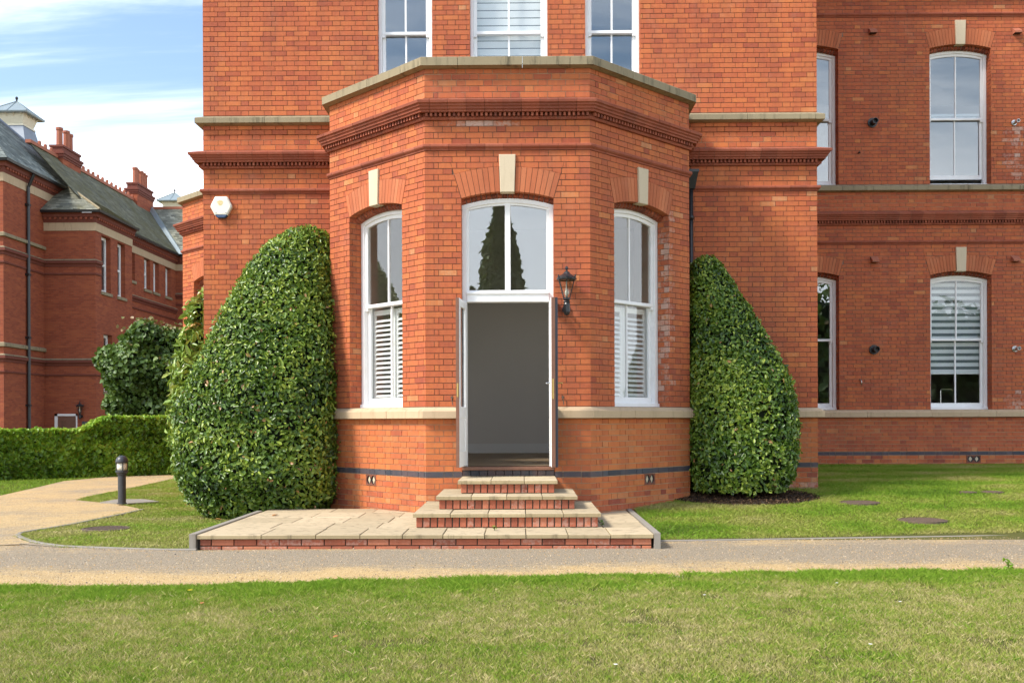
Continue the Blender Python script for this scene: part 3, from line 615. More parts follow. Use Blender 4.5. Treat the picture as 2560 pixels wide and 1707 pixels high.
# the 300 largest whole bricks, one object each
OBJ_BRICKS.sort(key=lambda t: -(t[2]-t[1])*(t[4]-t[3]))
rest = MB(); bme = {}
for i, (pn, a, b, za, zb, t, s) in enumerate(OBJ_BRICKS):
    if i >= 300: brick_poly(rest, pn, [(a, za), (b, za), (b, zb), (a, zb)], t, s); continue
    kk = (round((b-a)/.002), round((zb-za)/.002))
    if kk not in bme:
        lx, lz = kk[0]*.002, kk[1]*.002; m = MB(); m.mesh([(-lx/2,0,-lz/2),(lx/2,0,-lz/2),(lx/2,0,lz/2),(-lx/2,0,lz/2),(-lx/2,.012,-lz/2),(lx/2,.012,-lz/2),(lx/2,.012,lz/2),(-lx/2,.012,lz/2)], [(0,1,2,3),(0,4,5,1),(1,5,6,2),(2,6,7,3),(3,7,4,0)])
        me = bpy.data.meshes.new('brick'); me.from_pydata(m.v, [], m.f); me.materials.append(M['brick']); bme[kk] = me
    ob = link('brick', bme[kk], FRONT); ob.location = pn.P((a+b)/2, (za+zb)/2, random.uniform(-.0015, .0018)); ob.rotation_euler = (random.uniform(-.008, .008), 0, random.uniform(-.006, .006)); ob['tint'] = t; ob['stain'] = s
tag(rest.build('brickwork', M['brick'], bld), kind='stuff')

# mouldings, cornice, copings, sills
def pieces(mb, path, prof, size, ts=.11, s0=0., s1=None):
    L = s1 or plen(path); n = round((L-s0)/size)
    for i in range(n):
        j = random.uniform(-.0015, .0015); sweep(mb, path, [(a+(j if a > 0 else 0), z) for a, z in prof], s0+(L-s0)*i/n+.002, s0+(L-s0)*(i+1)/n-.002, random.gauss(.5, ts), cap=False, stain=random.uniform(0, .1))
def moulding(z, path, name='string_moulding'):
    m = MB(); pieces(m, path, [(-.01, z), (.012, z), (.016, z+.018), (.034, z+.03), (.045, z+.045), (.045, z+.068), (.036, z+.079), (-.01, z+.085)], .235); m.build(name, M['moulded'], bld)
def cornice(z, path):
    m = MB(); p1 = [(-.01, z), (.03, z), (.04, z+.018), (.04, z+.034), (.022, z+.034), (.022, z+.088), (.105, z+.082), (.107, z+.108), (.126, z+.113), (.130, z+.138), (.150, z+.150), (.152, z+.170), (.176, z+.182), (.182, z+.214), (.172, z+.222), (-.01, z+.287)]
    pieces(m, path, p1, .235); m.build('cornice', M['moulded'], bld)
    d = MB(); cum = 0
    for a, b in zip(path[:-1], path[1:]):
        pn = Panel(a, b); n = int(pn.L/.0585)
        for i in range(n):
            u = (i+.5)*pn.L/n; d.hexa([pn.P(u+x, zz_, nn) for zz_ in (z+.036, z+.082) for x, nn in ((-.0145,.015),(-.0145,.078),(.0145,.078),(.0145,.015))], random.gauss(.5, .2))
    tag(d.build('dentils', M['moulded'], bld), kind='stuff')
moulding(Z['mo0'], plan); cornice(Z['co0'], plan)
wing_p = plan[8:]
moulding(Z['top'], wing_p); cornice(Z['top']+.385, wing_p)
str_prof = [(-.02, 5.885), (.02, 5.885), (.095, 5.905), (.1, 5.91), (.1, 5.985), (.09, 5.992), (-.02, 6.042)]
stones('string_stone', plan[:3], str_prof, M['coping'], bld, 1.15, s0=8.0)
stones('string_stone', plan[7:], str_prof, M['coping'], bld, 1.05, s1=plen(plan[7:])-2)
bayp = plan[2:8]
cop = [(-.24, 5.9), (.02, 5.885), (.075, 5.9), (.1, 5.902), (.1, 6.004), (.09, 6.012), (-.1, 6.04), (-.26, 6.02)]
Lb = plen(bayp)
stones('coping_stone', bayp, cop, M['coping'], bld, 1, cuts=[0, .9, 1.95, 2.68, 3.49, 4.32, 4.93, 5.95, 6.9, Lb-.9, Lb])
sp = [(-.25, 1.388), (.07, 1.388), (.085, 1.393), (.085, 1.483), (.078, 1.490), (-.0, 1.536), (-.25, 1.5365)]
dl = plen(plan[:5])+o_d.u0; dr = plen(plan[:5])+o_d.u1
stones('sill_stone', plan, sp, M['stone'], bld, 1.2, s0=9.0, s1=dl)
stones('sill_stone', plan, sp, M['stone'], bld, 1.3, s0=dr, s1=plen(plan)-3)
# parapet roof, upper storey mass
m = MB(); m.poly([(BL+.2, YW, 5.75), (BL+.2, YE+.1, 5.75), (XL+.1, YF+.24, 5.75), (XR-.1, YF+.24, 5.75), (BRR-.2, YE+.1, 5.75), (BRR-.2, YW, 5.75)]); m.build('bay_roof', M['lead'], bld)
def faux_mat():
    m_, nt, b = newmat('distant_brickwork'); p = pos(nt); s = N(nt, 'ShaderNodeSeparateXYZ'); nt.links.new(p, s.inputs[0]); cb_ = N(nt, 'ShaderNodeCombineXYZ')
    nt.links.new(mth(nt, 'ADD', s.outputs[0], s.outputs[1]), cb_.inputs[0]); nt.links.new(s.outputs[2], cb_.inputs[1])
    br = N(nt, 'ShaderNodeTexBrick'); nt.links.new(cb_.outputs[0], br.inputs['Vector']); br.inputs['Scale'].default_value = 1; br.inputs['Brick Width'].default_value = .225; br.inputs['Row Height'].default_value = .076; br.inputs['Mortar Size'].default_value = .006; br.inputs['Mortar Smooth'].default_value = .2; br.inputs['Bias'].default_value = 0.
    br.inputs['Color1'].default_value = (.25,.055,.027,1); br.inputs['Color2'].default_value = (.38,.095,.040,1); br.inputs['Mortar'].default_value = (.22,.12,.08,1)
    n = tex(nt, 'ShaderNodeTexNoise', .5, p, Detail=5, Roughness=.65); n2 = tex(nt, 'ShaderNodeTexNoise', .8, mapped(nt, p, (1, 1, 6)), Detail=3)
    c = mixc(nt, mth(nt, 'MULTIPLY', n.outputs['Fac'], .5), br.outputs['Color'], (.25,.075,.045))
    k = N(nt, 'ShaderNodeMapRange'); k.inputs['From Min'].default_value = .5; k.inputs['From Max'].default_value = .8; nt.links.new(n2.outputs['Fac'], k.inputs['Value'])
    c = mixc(nt, mth(nt, 'MULTIPLY', k.outputs[0], .5), c, (.47,.15,.06)); nt.links.new(c, b.inputs['Base Color']); b.inputs['Roughness'].default_value = .88; b.inputs['Specular IOR Level'].default_value = .2
    bump(nt, b, br.outputs['Fac'], -.4, .01); return m_
M['faux'] = faux_mat()
m = MB(); m.box((WL_, YW, Z['top']), (WR_, 27, 13.5)); m.build('upper_storey', M['faux'], bld)
m = MB(); m.box((WR_-.5, YQ+.02, 11), (WQ, 28, 12.2)); m.build('upper_storey', M['faux'], bld)
m = MB(); m.mesh([(WL_-.4, YW-.4, 13.5), (WR_+.4, YW-.4, 13.5), (WR_+.4, 27.4, 13.5), (WL_-.4, 27.4, 13.5), ((WL_+WR_)/2, 20, 17), ((WL_+WR_)/2, 23, 17)], [(0,1,4),(1,2,5,4),(2,3,5),(3,0,4,5)]); m.build('roof', M['lead'], bld)
m = MB(); m.box((WR_, 27.9, -.5), (WQ, 28.2, 12)); m.box((WQ-.02, YQ, -.5), (WQ+.2, 28, 12)); m.box((WL_, 26.9, -.5), (WR_, 27.1, 13.5)); m.build('wall', M['faux'], bld)

# rooms behind the glass
def room(x0, x1, y0, y1, z0, z1, wall=None, name='room'):
    m = MB()
    m.poly([(x0,y1,z0),(x1,y1,z0),(x1,y1,z1),(x0,y1,z1)]); m.poly([(x0,y0,z0),(x0,y1,z0),(x0,y1,z1),(x0,y0,z1)]); m.poly([(x1,y1,z0),(x1,y0,z0),(x1,y0,z1),(x1,y1,z1)]); m.poly([(x0,y0,z1),(x1,y0,z1),(x1,y1,z1),(x0,y1,z1)])
    m.build(name+'_wall', wall or M['roomwall'], bld)
    m = MB(); m.poly([(x0,y0,z0),(x1,y0,z0),(x1,y1,z0),(x0,y1,z0)]); return m.build(name+'_floor', M['floorwood'], bld)
RZ = .765
rx0, rx1 = BL+.38, BRR-.38
m = MB()
for a_, b_ in (((rx0, YE+.1), (rx0, 18.2)), ((rx0, 18.2), (rx1, 18.2)), ((rx1, 18.2), (rx1, YE+.1))): m.poly([(*a_, RZ), (*b_, RZ), (*b_, 4.8), (*a_, 4.8)])
oct_ = [(rx0, 18.2), (rx0, YE+.16), (XL+.16, YF+.13), (XR-.16, YF+.13), (rx1, YE+.16), (rx1, 18.2)]; m.poly([(x, y, 4.8) for x, y in oct_]); m.build('room_wall', M['roomwall'], bld)
m = MB(); m.poly([(x, y, RZ) for x, y in oct_]); m.build('room_floor', M['floorwood'], bld)
m = MB(); m.box((rx0, 18.17, RZ), (rx1, 18.198, RZ+.15)); m.box((rx0, 18.18, RZ+.15), (rx1, 18.198, RZ+.17)); m.build('skirting_board', M['roomwhite'], bld)
room(-4.5, 4.2, YW+.3, 21, 6.05, 9.3); room(WR_+.3, 14.6, YQ+.35, 26, .9, 4.9); room(WR_+.3, 14.6, YQ+.35, 26, 5.4, 9.4)
# lining of the bay walls, white, with deep window reveals
for key, op in (('fl', o_fl), ('fr', o_fr), ('ff', o_d)):
    pn = faces[key]; m = MB(); lo = Op(op.uc, op.w+.02, op.z0, op.zs, op.rise); backing(m, pn, .16, pn.L-.16, RZ, 4.8, [lo], n=-.38)
    for u in (lo.u0, lo.u1): m.poly([pn.P(u, op.z0, -.27), pn.P(u, op.z0, -.38), pn.P(u, op.zs, -.38), pn.P(u, op.zs, -.27)])
    m.poly([pn.P(lo.u0, op.z0+.002, -.27), pn.P(lo.u1, op.z0+.002, -.27), pn.P(lo.u1, op.z0+.002, -.38), pn.P(lo.u0, op.z0+.002, -.38)])
    m.build('window_lining', M['roomwhite'], bld)

# ------------------------------------------------------------------ windows and the door
def bar(mb, pn, u0, u1, z0, z1, n0, n1, e=.004):
    f = [(u0, z0), (u1, z0), (u1, z1), (u0, z1)]; g = [(u0+e, z0+e), (u1-e, z0+e), (u1-e, z1-e), (u0+e, z1-e)]
    mb.mesh([pn.P(u, z, n1) for u, z in f]+[pn.P(u, z, n0-e) for u, z in f]+[pn.P(u, z, n0) for u, z in g],
            [(3,2,1,0),(0,1,5,4),(1,2,6,5),(2,3,7,6),(3,0,4,7),(4,5,9,8),(5,6,10,9),(6,7,11,10),(7,4,8,11),(8,9,10,11)])
def head(mb, pn, u0, u1, up, lo, n0, n1, k=10):
    us = np.linspace(u0, u1, k+1); vs = []
    for u in us: vs += [pn.P(u, lo(u), n0), pn.P(u, up(u), n0), pn.P(u, lo(u), n1), pn.P(u, up(u), n1)]
    fs = [(0,1,3,2)]
    for i in range(k): b = 4*i; fs += [(b, b+4, b+5, b+1), (b+2, b+3, b+7, b+6), (b, b+2, b+6, b+4), (b+1, b+5, b+7, b+3)]
    b = 4*k; fs.append((b, b+2, b+3, b+1)); mb.mesh(vs, fs)
def pane(pn, u0, u1, z0, up, n, mat, parent, th=.005):
    m = MB(); head(m, pn, u0, u1, up if callable(up) else (lambda u: up), lambda u: z0, n+th, n, 8 if callable(up) else 1); return m.build('pane', mat, parent)
def sash(pn, op, zm, parent=None, nset=-.2, gl='glass', gap=0., fw=.065, drop=.065, label=None):
    zt = lambda u: op.zin(u, op.R-drop)
    root = MB(); A, B = op.u0, op.u1; n = nset
    bar(root, pn, A, A+fw, op.z0, zt(A), n, n-.12); bar(root, pn, B-fw, B, op.z0, zt(B), n, n-.12)
    head(root, pn, A, B, zt, lambda u: zt(u)-.055, n+.001, n-.12); bar(root, pn, A-.0, B+.0, op.z0+.001, op.z0+.05, n+.03, n-.12)
    fr = root.build('window', M['white'], parent)
    if label: fr['label'] = label
    a, b = A+fw+.002, B-fw-.002; s = .052; c = op.uc; g = .014
    up = MB(); n1 = n-.022
    bar(up, pn, a, a+s, zm-.06, zt(a)-.055, n1, n1-.04); bar(up, pn, b-s, b, zm-.06, zt(b)-.055, n1, n1-.04)
    head(up, pn, a, b, lambda u: zt(u)-.056, lambda u: zt(u)-.108, n1+.001, n1-.04); bar(up, pn, a+.002, b-.002, zm-.022, zm+.024, n1+.004, n1-.044)
    us = up.build('sash', M['white'], fr)
    m = MB(); bar(m, pn, c-g, c+g, zm+.02, zt(c)-.1, n1-.004, n1-.036); m.build('glazing_bar', M['white'], fr)
    for p, q in ((a+s-.004, c-g+.002), (c+g-.002, b-s+.004)): pane(pn, p, q, zm+.015, lambda u: zt(u)-.1, n1-.024, M[gl], fr)
    lo = MB(); n2 = n-.068; zb = op.z0+.05+gap; zt2 = zm+.02+gap
    bar(lo, pn, a, a+s, zb, zt2, n2, n2-.04); bar(lo, pn, b-s, b, zb, zt2, n2, n2-.04); bar(lo, pn, a+.002, b-.002, zb, zb+.085, n2+.002, n2-.042); bar(lo, pn, a+.002, b-.002, zt2-.042, zt2, n2+.002, n2-.042)
    lo.build('sash', M['white'], fr)
    m = MB(); bar(m, pn, c-g, c+g, zb+.08, zt2-.04, n2-.004, n2-.036); m.build('glazing_bar', M['white'], fr)
    for p, q in ((a+s-.004, c-g+.002), (c+g-.002, b-s+.004)): pane(pn, p, q, zb+.08, zt2-.04, n2-.024, M[gl], fr)
    return fr
ZM = 2.97
sash(faces['fl'], o_fl, ZM, bld); sash(faces['fr'], o_fr, ZM, bld)
for i, op in enumerate(o_q): sash(faces['q'], op, (2.95, 7.40)[i % 2], bld, gl='glasshi' if i != 2 else 'glass', gap=.10 if i == 3 else 0., fw=.06)
for i, op in enumerate(o_up): sash(fup, op, 7.33, bld, nset=-.10, gl='glass' if i == 1 else 'glasshi', fw=.05)
# plantation shutters inside the bay windows
def shutters(key, op, label):
    pn = faces[key]; t = thing('plantation_shutter', label, 'shutter', 'shutters in the bay windows')
    n = -.345; z0, z1 = op.z0+.055, ZM-.05; half = (op.w-.16)/2
    for k in range(2):
        a = op.u0+.08+k*half+.003; b = a+half-.006; m = MB(); s = .05
        bar(m, pn, a, a+s, z0, z1, n, n-.028); bar(m, pn, b-s, b, z0, z1, n, n-.028); bar(m, pn, a+s, b-s, z0, z0+.09, n-.001, n-.027); bar(m, pn, a+s, b-s, z1-.07, z1, n-.001, n-.027)
        m.build('shutter_frame', M['shutter'], t)
        zz_ = z0+.12; i = 0
        while zz_ < z1-.09:
            m = MB(); hw = .03; dz, dn = hw*math.sin(R(42)), hw*math.cos(R(42)); th = .004
            nc = n-.014
            pts = [(nc-dn, zz_+dz), (nc, zz_+th), (nc+dn, zz_-dz), (nc, zz_-th)]
            m.mesh([pn.P(a+s+.001, z, q) for q, z in pts]+[pn.P(b-s-.001, z, q) for q, z in pts], [(0,1,5,4),(1,2,6,5),(2,3,7,6),(3,0,4,7),(0,3,2,1),(4,5,6,7)]); m.build('louvre', M['shutter'], t); zz_ += .066
shutters('fl', o_fl, 'white louvred shutter behind the bay window left of the door'); shutters('fr', o_fr, 'white louvred shutter behind the bay window right of the door')
# roller blinds with alternating bands
def blind(pn, op, zb, band, label, n=-.36, sheer=.45):
    t = thing('striped_blind', label, 'blind', 'roller blinds with bands'); z = zb; k = 0; a, b = op.u0+.04, op.u1-.04; top = op.zs+.03
    m = MB(); bar(m, pn, a, b, zb-.022, zb-.001, n+.01, n-.012); m.build('bottom_rail', M['shutter'], t)
    while z < top:
        e = min(top, z+band*((1-sheer) if k % 2 == 0 else sheer)); m = MB(); q = .0015*(k % 2)
        bar(m, pn, a, b, z+.0005, e-.0005, n-q, n-.004-q, .0002); m.build('fabric_band', M['blindwhite'] if k % 2 == 0 else M['blindsheer'], t); z = e; k += 1
blind(faces['q'], o_q[2], 2.28, .135, 'pale striped roller blind half down in the ground floor wing window')
blind(fup, o_up[1], 6.2, .118, 'white striped roller blind in the middle window above the bay', -.26, .12)
# kitchen tap and kettle on the sill inside the wing
sk = thing('kitchen_tap', 'thin curved tap behind the glass under the striped blind', 'tap'); x0 = 8.72; m = MB()
m.tube([(x0-.12, 20.75, 1.5), (x0-.12, 20.75, 1.93), (x0-.10, 20.75, 1.96), (x0+.1, 20.75, 1.96), (x0+.12, 20.75, 1.93)], .011); m.build('spout', M['chrome'], sk); m = MB(); m.lathe([(.03,0),(.03,.03),(.012,.04)], (x0-.12, 20.75, 1.5), 10); m.build('base', M['chrome'], sk)
m = MB(); m.box((x0-1.0, 20.56, 1.44), (x0+1.2, 21.1, 1.5)); tag(m.build('worktop', M['roomwhite']), 'worktop inside the wing under the striped blind', 'worktop')
m = MB(); m.lathe([(.0,0),(.10,0),(.115,.03),(.09,.07),(.02,.085),(.012,.10),(.018,.12),(.0,.13)], (x0+.32, 20.7, 1.5), 16); tag(m.build('pan', M['steel'], None, True), 'shiny lidded pan on the worktop inside the wing window', 'pan')

# door with fanlight
pn = faces['ff']; op = o_d; A, B = op.u0, op.u1; n = -.12; zt = lambda u: op.zin(u, op.R-.065)
ZT = 2.90; DZ = .765                  # transom underside, threshold
m = MB(); fw = .062
bar(m, pn, A, A+fw, DZ, zt(A), n, n-.11); bar(m, pn, B-fw, B, DZ, zt(B), n, n-.11); head(m, pn, A, B, zt, lambda u: zt(u)-.055, n+.001, n-.11)
bar(m, pn, A+fw-.002, B-fw+.002, ZT, ZT+.10, n+.012, n-.11); bar(m, pn, A+fw, B-fw, ZT+.10, ZT+.125, n+.03, n-.08)
fr = m.build('door_frame', M['white'], bld)
m = MB(); s = .03; a, b = A+fw, B-fw; bar(m, pn, a, a+s, ZT+.125, zt(a)-.055, n-.02, n-.06); bar(m, pn, b-s, b, ZT+.125, zt(b)-.055, n-.02, n-.06); head(m, pn, a, b, lambda u: zt(u)-.055, lambda u: zt(u)-.085, n-.019, n-.06); bar(m, pn, a, b, ZT+.125, ZT+.155, n-.021, n-.06)
bar(m, pn, op.uc-.036, op.uc+.036, ZT+.12, zt(op.uc)-.05, n-.008, n-.07); m.build('fanlight_frame', M['white'], fr)
for p, q in ((a+s-.003, op.uc-.034), (op.uc+.034, b-s+.003)): pane(pn, p, q, ZT+.15, lambda u: zt(u)-.08, n-.045, M['glasshi'], fr)
m = MB(); bar(m, pn, A+.002, B-.002, .722, DZ, .02, -.3); m.build('threshold', M['timber'], fr)
m = MB()                              # blue glazed brick headers under the threshold
for i in range(11):
    u0 = A+.004+i*(W-.008)/11; bar(m, pn, u0+.003, u0+(W-.008)/11-.003, .648, .719, .012, -.2, .003)
m.build('threshold_bricks', M['blue'], bld)
def leaf(hinge_u, sgn, ang, label, th=.045):
    # local x from hinge outwards along leaf, hinged at frame front; a leaf of stiles, glazed top and solid foot
    hx, hy, _ = pn.P(hinge_u, 0, n); Lw = .535; ti = .025
    d = Vector((sgn*math.cos(ang), -math.sin(ang), 0)); nn = Vector((-d.y, d.x, 0))*sgn
    class LP:                          # P(u, z, n) with n towards the room-side face
        def P(s_, u, z, q=0.): p = Vector((hx, hy, 0))+d*u+nn*q; return (p.x, p.y, z)
    lp = LP(); z0, z1 = DZ+.012, ZT-.006; m = MB()
    bar(m, lp, 0, .1, z0, z1, 0, -ti); bar(m, lp, Lw-.1, Lw, z0, z1, 0, -ti); bar(m, lp, .1, Lw-.1, z1-.1, z1, -.001, -ti); bar(m, lp, .1, Lw-.1, z0, z0+.2, -.001, -ti); bar(m, lp, .1, Lw-.1, z0+.62, z0+.76, -.001, -ti); bar(m, lp, .1, Lw-.1, z0+.2, z0+.62, -.012, -ti+.002)
    o = m.build('door', M['white'], bld); o['label'] = label
    m = MB(); t0 = -ti-.001
    for u0_, u1_, za, zb in ((0, .1, z0, z1), (Lw-.1, Lw, z0, z1), (.1, Lw-.1, z1-.1, z1), (.1, Lw-.1, z0, z0+.2), (.1, Lw-.1, z0+.62, z0+.76), (.1, Lw-.1, z0+.2, z0+.62)): bar(m, lp, u0_+.0003, u1_-.0003, za+.0003, zb-.0003, t0, -th)
    m.build('outer_face', M['navy'], o)
    m = MB(); bar(m, lp, Lw+.001, Lw+.012, z0, z1, -.004, -min(th, .052)); m.build('lipping', M['timber'], o)
    pm = MB(); head(pm, lp, .098, Lw-.098, lambda u: z1-.098, lambda u: z0+.755, -.012, -.018, 1); pm.build('pane', M['glass'], o)
    return lp, o, Lw, z0, th
lp, o, Lw, z0, th = leaf(A+fw, 1, R(97), 'white glazed door leaf swung outwards')
o1 = o
m = MB(); bar(m, lp, Lw+.012, Lw+.016, z0+.88, z0+1.05, -.012, -.034); m.build('lock_plate', M['brass'], o1)
lp, o, Lw, z0, th = leaf(B-fw, -1, R(91), 'white door leaf with chrome lever', .085)
m = MB(); bar(m, lp, Lw+.012, Lw+.016, z0+.85, z0+1.1, -.012, -.034); m.build('lock_plate', M['brass'], o)
m = MB(); bar(m, lp, Lw-.075, Lw-.035, z0+.9, z0+1.12, .009, 0); h0 = lp.P(Lw-.055, z0+1.05, .005); h1 = lp.P(Lw-.055, z0+1.05, .055); h2 = lp.P(Lw-.17, z0+1.05, .055); m.tube([h0, h1], .009); m.tube([h1, h2], .009); m.build('lever_handle', M['chrome'], o)
m = MB(); h0 = lp.P(Lw-.055, z0+1.05, -th); h1 = lp.P(Lw-.055, z0+1.05, -th-.055); h2 = lp.P(Lw-.17, z0+1.05, -th-.055); m.tube([h0, h1], .009); m.tube([h1, h2], .009); m.build('lever_handle', M['brass'], o)
# door hooks on the wall
for sx_, lb in ((PX(1130, 1000, YF)[0], 'small rusty door hook on the bricks left of the door'), (PX(1407, 990, YF)[0], 'small rusty door hook on the bricks right of the door')):
    m = MB(); zz_ = 1.66; m.tube([(sx_, YF+.01, zz_), (sx_, YF-.03, zz_), (sx_, YF-.035, zz_-.02), (sx_+.012, YF-.03, zz_-.1)], .006); m.lathe([(.018, 0), (.018, .008)], (sx_, YF-.006, zz_), 10, 'y'); tag(m.build('door_hook', M['rust']), lb, 'hook', 'door hooks')

# air bricks, downpipe
def air_brick(pn, u, z, mat, w_=.16, h=.15):
    m = MB(); f = .016; bar(m, pn, u-w_/2, u+w_/2, z, z+f, .008, -.03); bar(m, pn, u-w_/2, u+w_/2, z+h-f, z+h, .008, -.03); bar(m, pn, u-w_/2, u-w_/2+f, z+f, z+h-f, .008, -.03); bar(m, pn, u+w_/2-f, u+w_/2, z+f, z+h-f, .008, -.03)
    o = m.build('air_brick', mat, bld); c = MB(); hw, hh_ = (w_-2*f)/4, (h-2*f)/2
    for k in (-1, 1):
        uc_, zc_ = u+k*hw, z+h/2
        for sx_ in (-1, 1):
            for sz in (-1, 1):        # four petals leave a pointed star open
                p = [(uc_+sx_*hw, zc_+sz*hh_), (uc_+sx_*hw*.3, zc_+sz*hh_), (uc_+sx_*hw*.72, zc_+sz*hh_*.72), (uc_+sx_*hw, zc_+sz*hh_*.3)]
                c.mesh([pn.P(a_, b_, .004) for a_, b_ in p]+[pn.P(a_, b_, -.03) for a_, b_ in p], [(0,1,2,3),(0,4,5,1),(1,5,6,2),(2,6,7,3),(3,7,4,0)])
    c.build('grille', mat, o); d = MB(); bar(d, pn, u-w_/2+f, u+w_/2-f, z+f, z+h-f, -.0088, -.0092, .0001)
    st = MB()
    for k in (-1, 1):
        uc_, zc_ = u+k*hw, z+h/2; p = [(uc_, zc_+hh_*.8), (uc_+hw*.22, zc_), (uc_, zc_-hh_*.8), (uc_-hw*.22, zc_)]; p = [(uc_, zc_-hh_*.9), (uc_+hw*.52, zc_), (uc_, zc_+hh_*.9), (uc_-hw*.52, zc_)]
        st.mesh([pn.P(a_, b_, -.0075) for a_, b_ in p]+[pn.P(uc_, zc_, -.002)], [(0,1,4),(1,2,4),(2,3,4),(3,0,4)])
    st.build('star_insert', M['keystone'] if mat is not M['terracotta'] else M['keystone'], o); d.build('void', M['black'], o)
M['airbrick'] = plain('air_brick_clay', (.21,.075,.045), .8, noise=.4, nscale=30)
air_brick(faces['fl'], .97, .476, M['airbrick'], .232); air_brick(faces['fr'], 1.22, .476, M['airbrick'], .232); air_brick(faces['q'], 4.51, .476, M['airbrick'], .286)
dp = MB(); dx, dy = 2.565, YW-.06
dp.tube([(dx, dy, .1), (dx, dy, 4.9)], .04, 12)
for z in (1.2, 2.9, 4.4): dp.tube([(dx, dy, z), (dx, dy, z+.06)], .05, 12)
o = dp.build('downpipe', M['black'], bld, True); m = MB(); m.hexa([(dx-.06,dy-.05,4.86),(dx+.06,dy-.05,4.86),(dx+.06,dy+.06,4.86),(dx-.06,dy+.06,4.86),(dx-.09,dy-.11,5.1),(dx+.1,dy-.11,5.1),(dx+.1,dy+.05,5.1),(dx-.09,dy+.05,5.1)]); m.box((dx-.1,dy-.12,5.1),(dx+.11,dy+.05,5.14)); m.build('hopper_head', M['black'], o)

# left flank bay of the same building, seen past its corner
a2 = (-7.09, 20.9); a1 = (a2[0]+1.52, a2[1]-1.52); fb = Panel(a2, a1); sbp = [(a2[0], a2[1]+2.1), a2, a1, (WL_, a1[1])]
ob = Op(fb.L/2, W, Z['sill'], SP); BW2 = MB(); RUB2 = MB(); RING2 = MB(); M2 = MB(); M3 = MB()
for pn_, oo in ((fb, [ob]), (Panel(a1, (WL_, a1[1])), []), (Panel(sbp[0], a2), [])):
    for z0_, z1_, md in ((-.285, .703, 'dull'), (.703, Z['sill0'], 'plinth'), (Z['sill'], Z['mo0'], 'wall'), (Z['mo'], Z['co0'], 'frieze'), (Z['co'], Z['cp0'], 'frieze')): lay(BW2, pn_, 0, pn_.L, z0_, z1_, oo, md, 1, course=.076)
    backing(M2, pn_, 0, pn_.L, -.5, Z['co'], oo); backing(M3, pn_, 0, pn_.L, Z['co'], Z['cp0'], [])
arch(ob, fb, RUB2, None, RING2, bld); jambs(BW2, M2, fb, ob); sash(fb, ob, ZM, bld)
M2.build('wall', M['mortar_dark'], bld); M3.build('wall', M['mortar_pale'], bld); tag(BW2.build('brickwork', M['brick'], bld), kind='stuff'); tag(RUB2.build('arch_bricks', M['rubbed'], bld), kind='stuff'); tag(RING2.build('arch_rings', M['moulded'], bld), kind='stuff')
moulding(Z['mo0'], sbp); cornice(Z['co0'], sbp); stones('coping_stone', sbp, cop, M['coping'], bld, 1.05); stones('sill_stone', sbp, sp, M['stone'], bld, 1.2)
m = MB(); m.poly([(a2[0]+.1, a2[1]+2, 5.7), (a2[0]+.1, a2[1]+.2, 5.7), (a1[0]+.1, a1[1]+.2, 5.7), (WL_, a1[1]+.2, 5.7), (WL_, a2[1]+2, 5.7)]); m.poly([(a2[0]+.6, a2[1]+.6, .3), (WL_, a1[1]+.9, .3), (WL_, a1[1]+.9, 5.5), (a2[0]+.6, a2[1]+.6, 5.5)]); m.build('bay_roof', M['lead'], bld)

# ------------------------------------------------------------------ terrace and steps
ter = thing('paved_terrace', 'low terrace of yellow paving slabs on a red brick edge before the door', 'terrace')
TZ, TY, T0, T1 = .16, 10.62, -3.47, 1.38
def slab(x0, x1, y0, y1, z1, parent, th=.042, name='paving_slab'):
    m = MB(); e = .006; j = random.uniform(-.0025, .0025); z0 = z1-th; tl = random.uniform(-.002, .002); t = random.uniform(-.3, .5)
    f = [(x0, y0), (x1, y0), (x1, y1), (x0, y1)]; g = [(x0+e, y0+e), (x1-e, y0+e), (x1-e, y1-e), (x0+e, y1-e)]
    zt_ = [z1+j+tl, z1+j-tl, z1+j-tl, z1+j+tl]
    m.mesh([(x, y, z0) for x, y in f]+[(x, y, z-e) for (x, y), z in zip(f, zt_)]+[(x, y, z) for (x, y), z in zip(g, zt_)], [(3,2,1,0),(0,1,5,4),(1,2,6,5),(2,3,7,6),(3,0,4,7),(4,5,9,8),(5,6,10,9),(6,7,11,10),(7,4,8,11),(8,9,10,11)], t)
    o_ = m.build(name, M['slab'], parent); o_.data.materials.append(M['slabedge'])
    for p_ in o_.data.polygons[:5]: p_.material_index = 1
    return o_
xe = [T0, -2.78, -2.2, -1.73, -1.28, -.85, -.41, .03, .475, .925, T1]
rows = [(TY, 11.28), (11.28, 11.9), (11.9, 12.55), (12.55, 13.2), (13.2, 13.75)]
for r_, (y0, y1) in enumerate(rows):
    xx = xe if r_ == 0 else [T0, -2.95+.1*r_, -2.3+.08*r_, -1.7+.05*r_, -1.1, -.4, .3, .9, T1]
    for x0, x1 in zip(xx[:-1], xx[1:]):
        if y0 > 11.8 and x0 > -1.0 and x1 < .6: continue
        slab(x0+.004, x1-.004, y0+(.0 if r_ == 0 else .004), y1-.004, TZ, ter)
m = MB(); m.box((T0+.02, TY+.05, -.25), (T1-.02, 13.7, TZ-.046)); m.build('bedding', M['mortar_step'], ter)
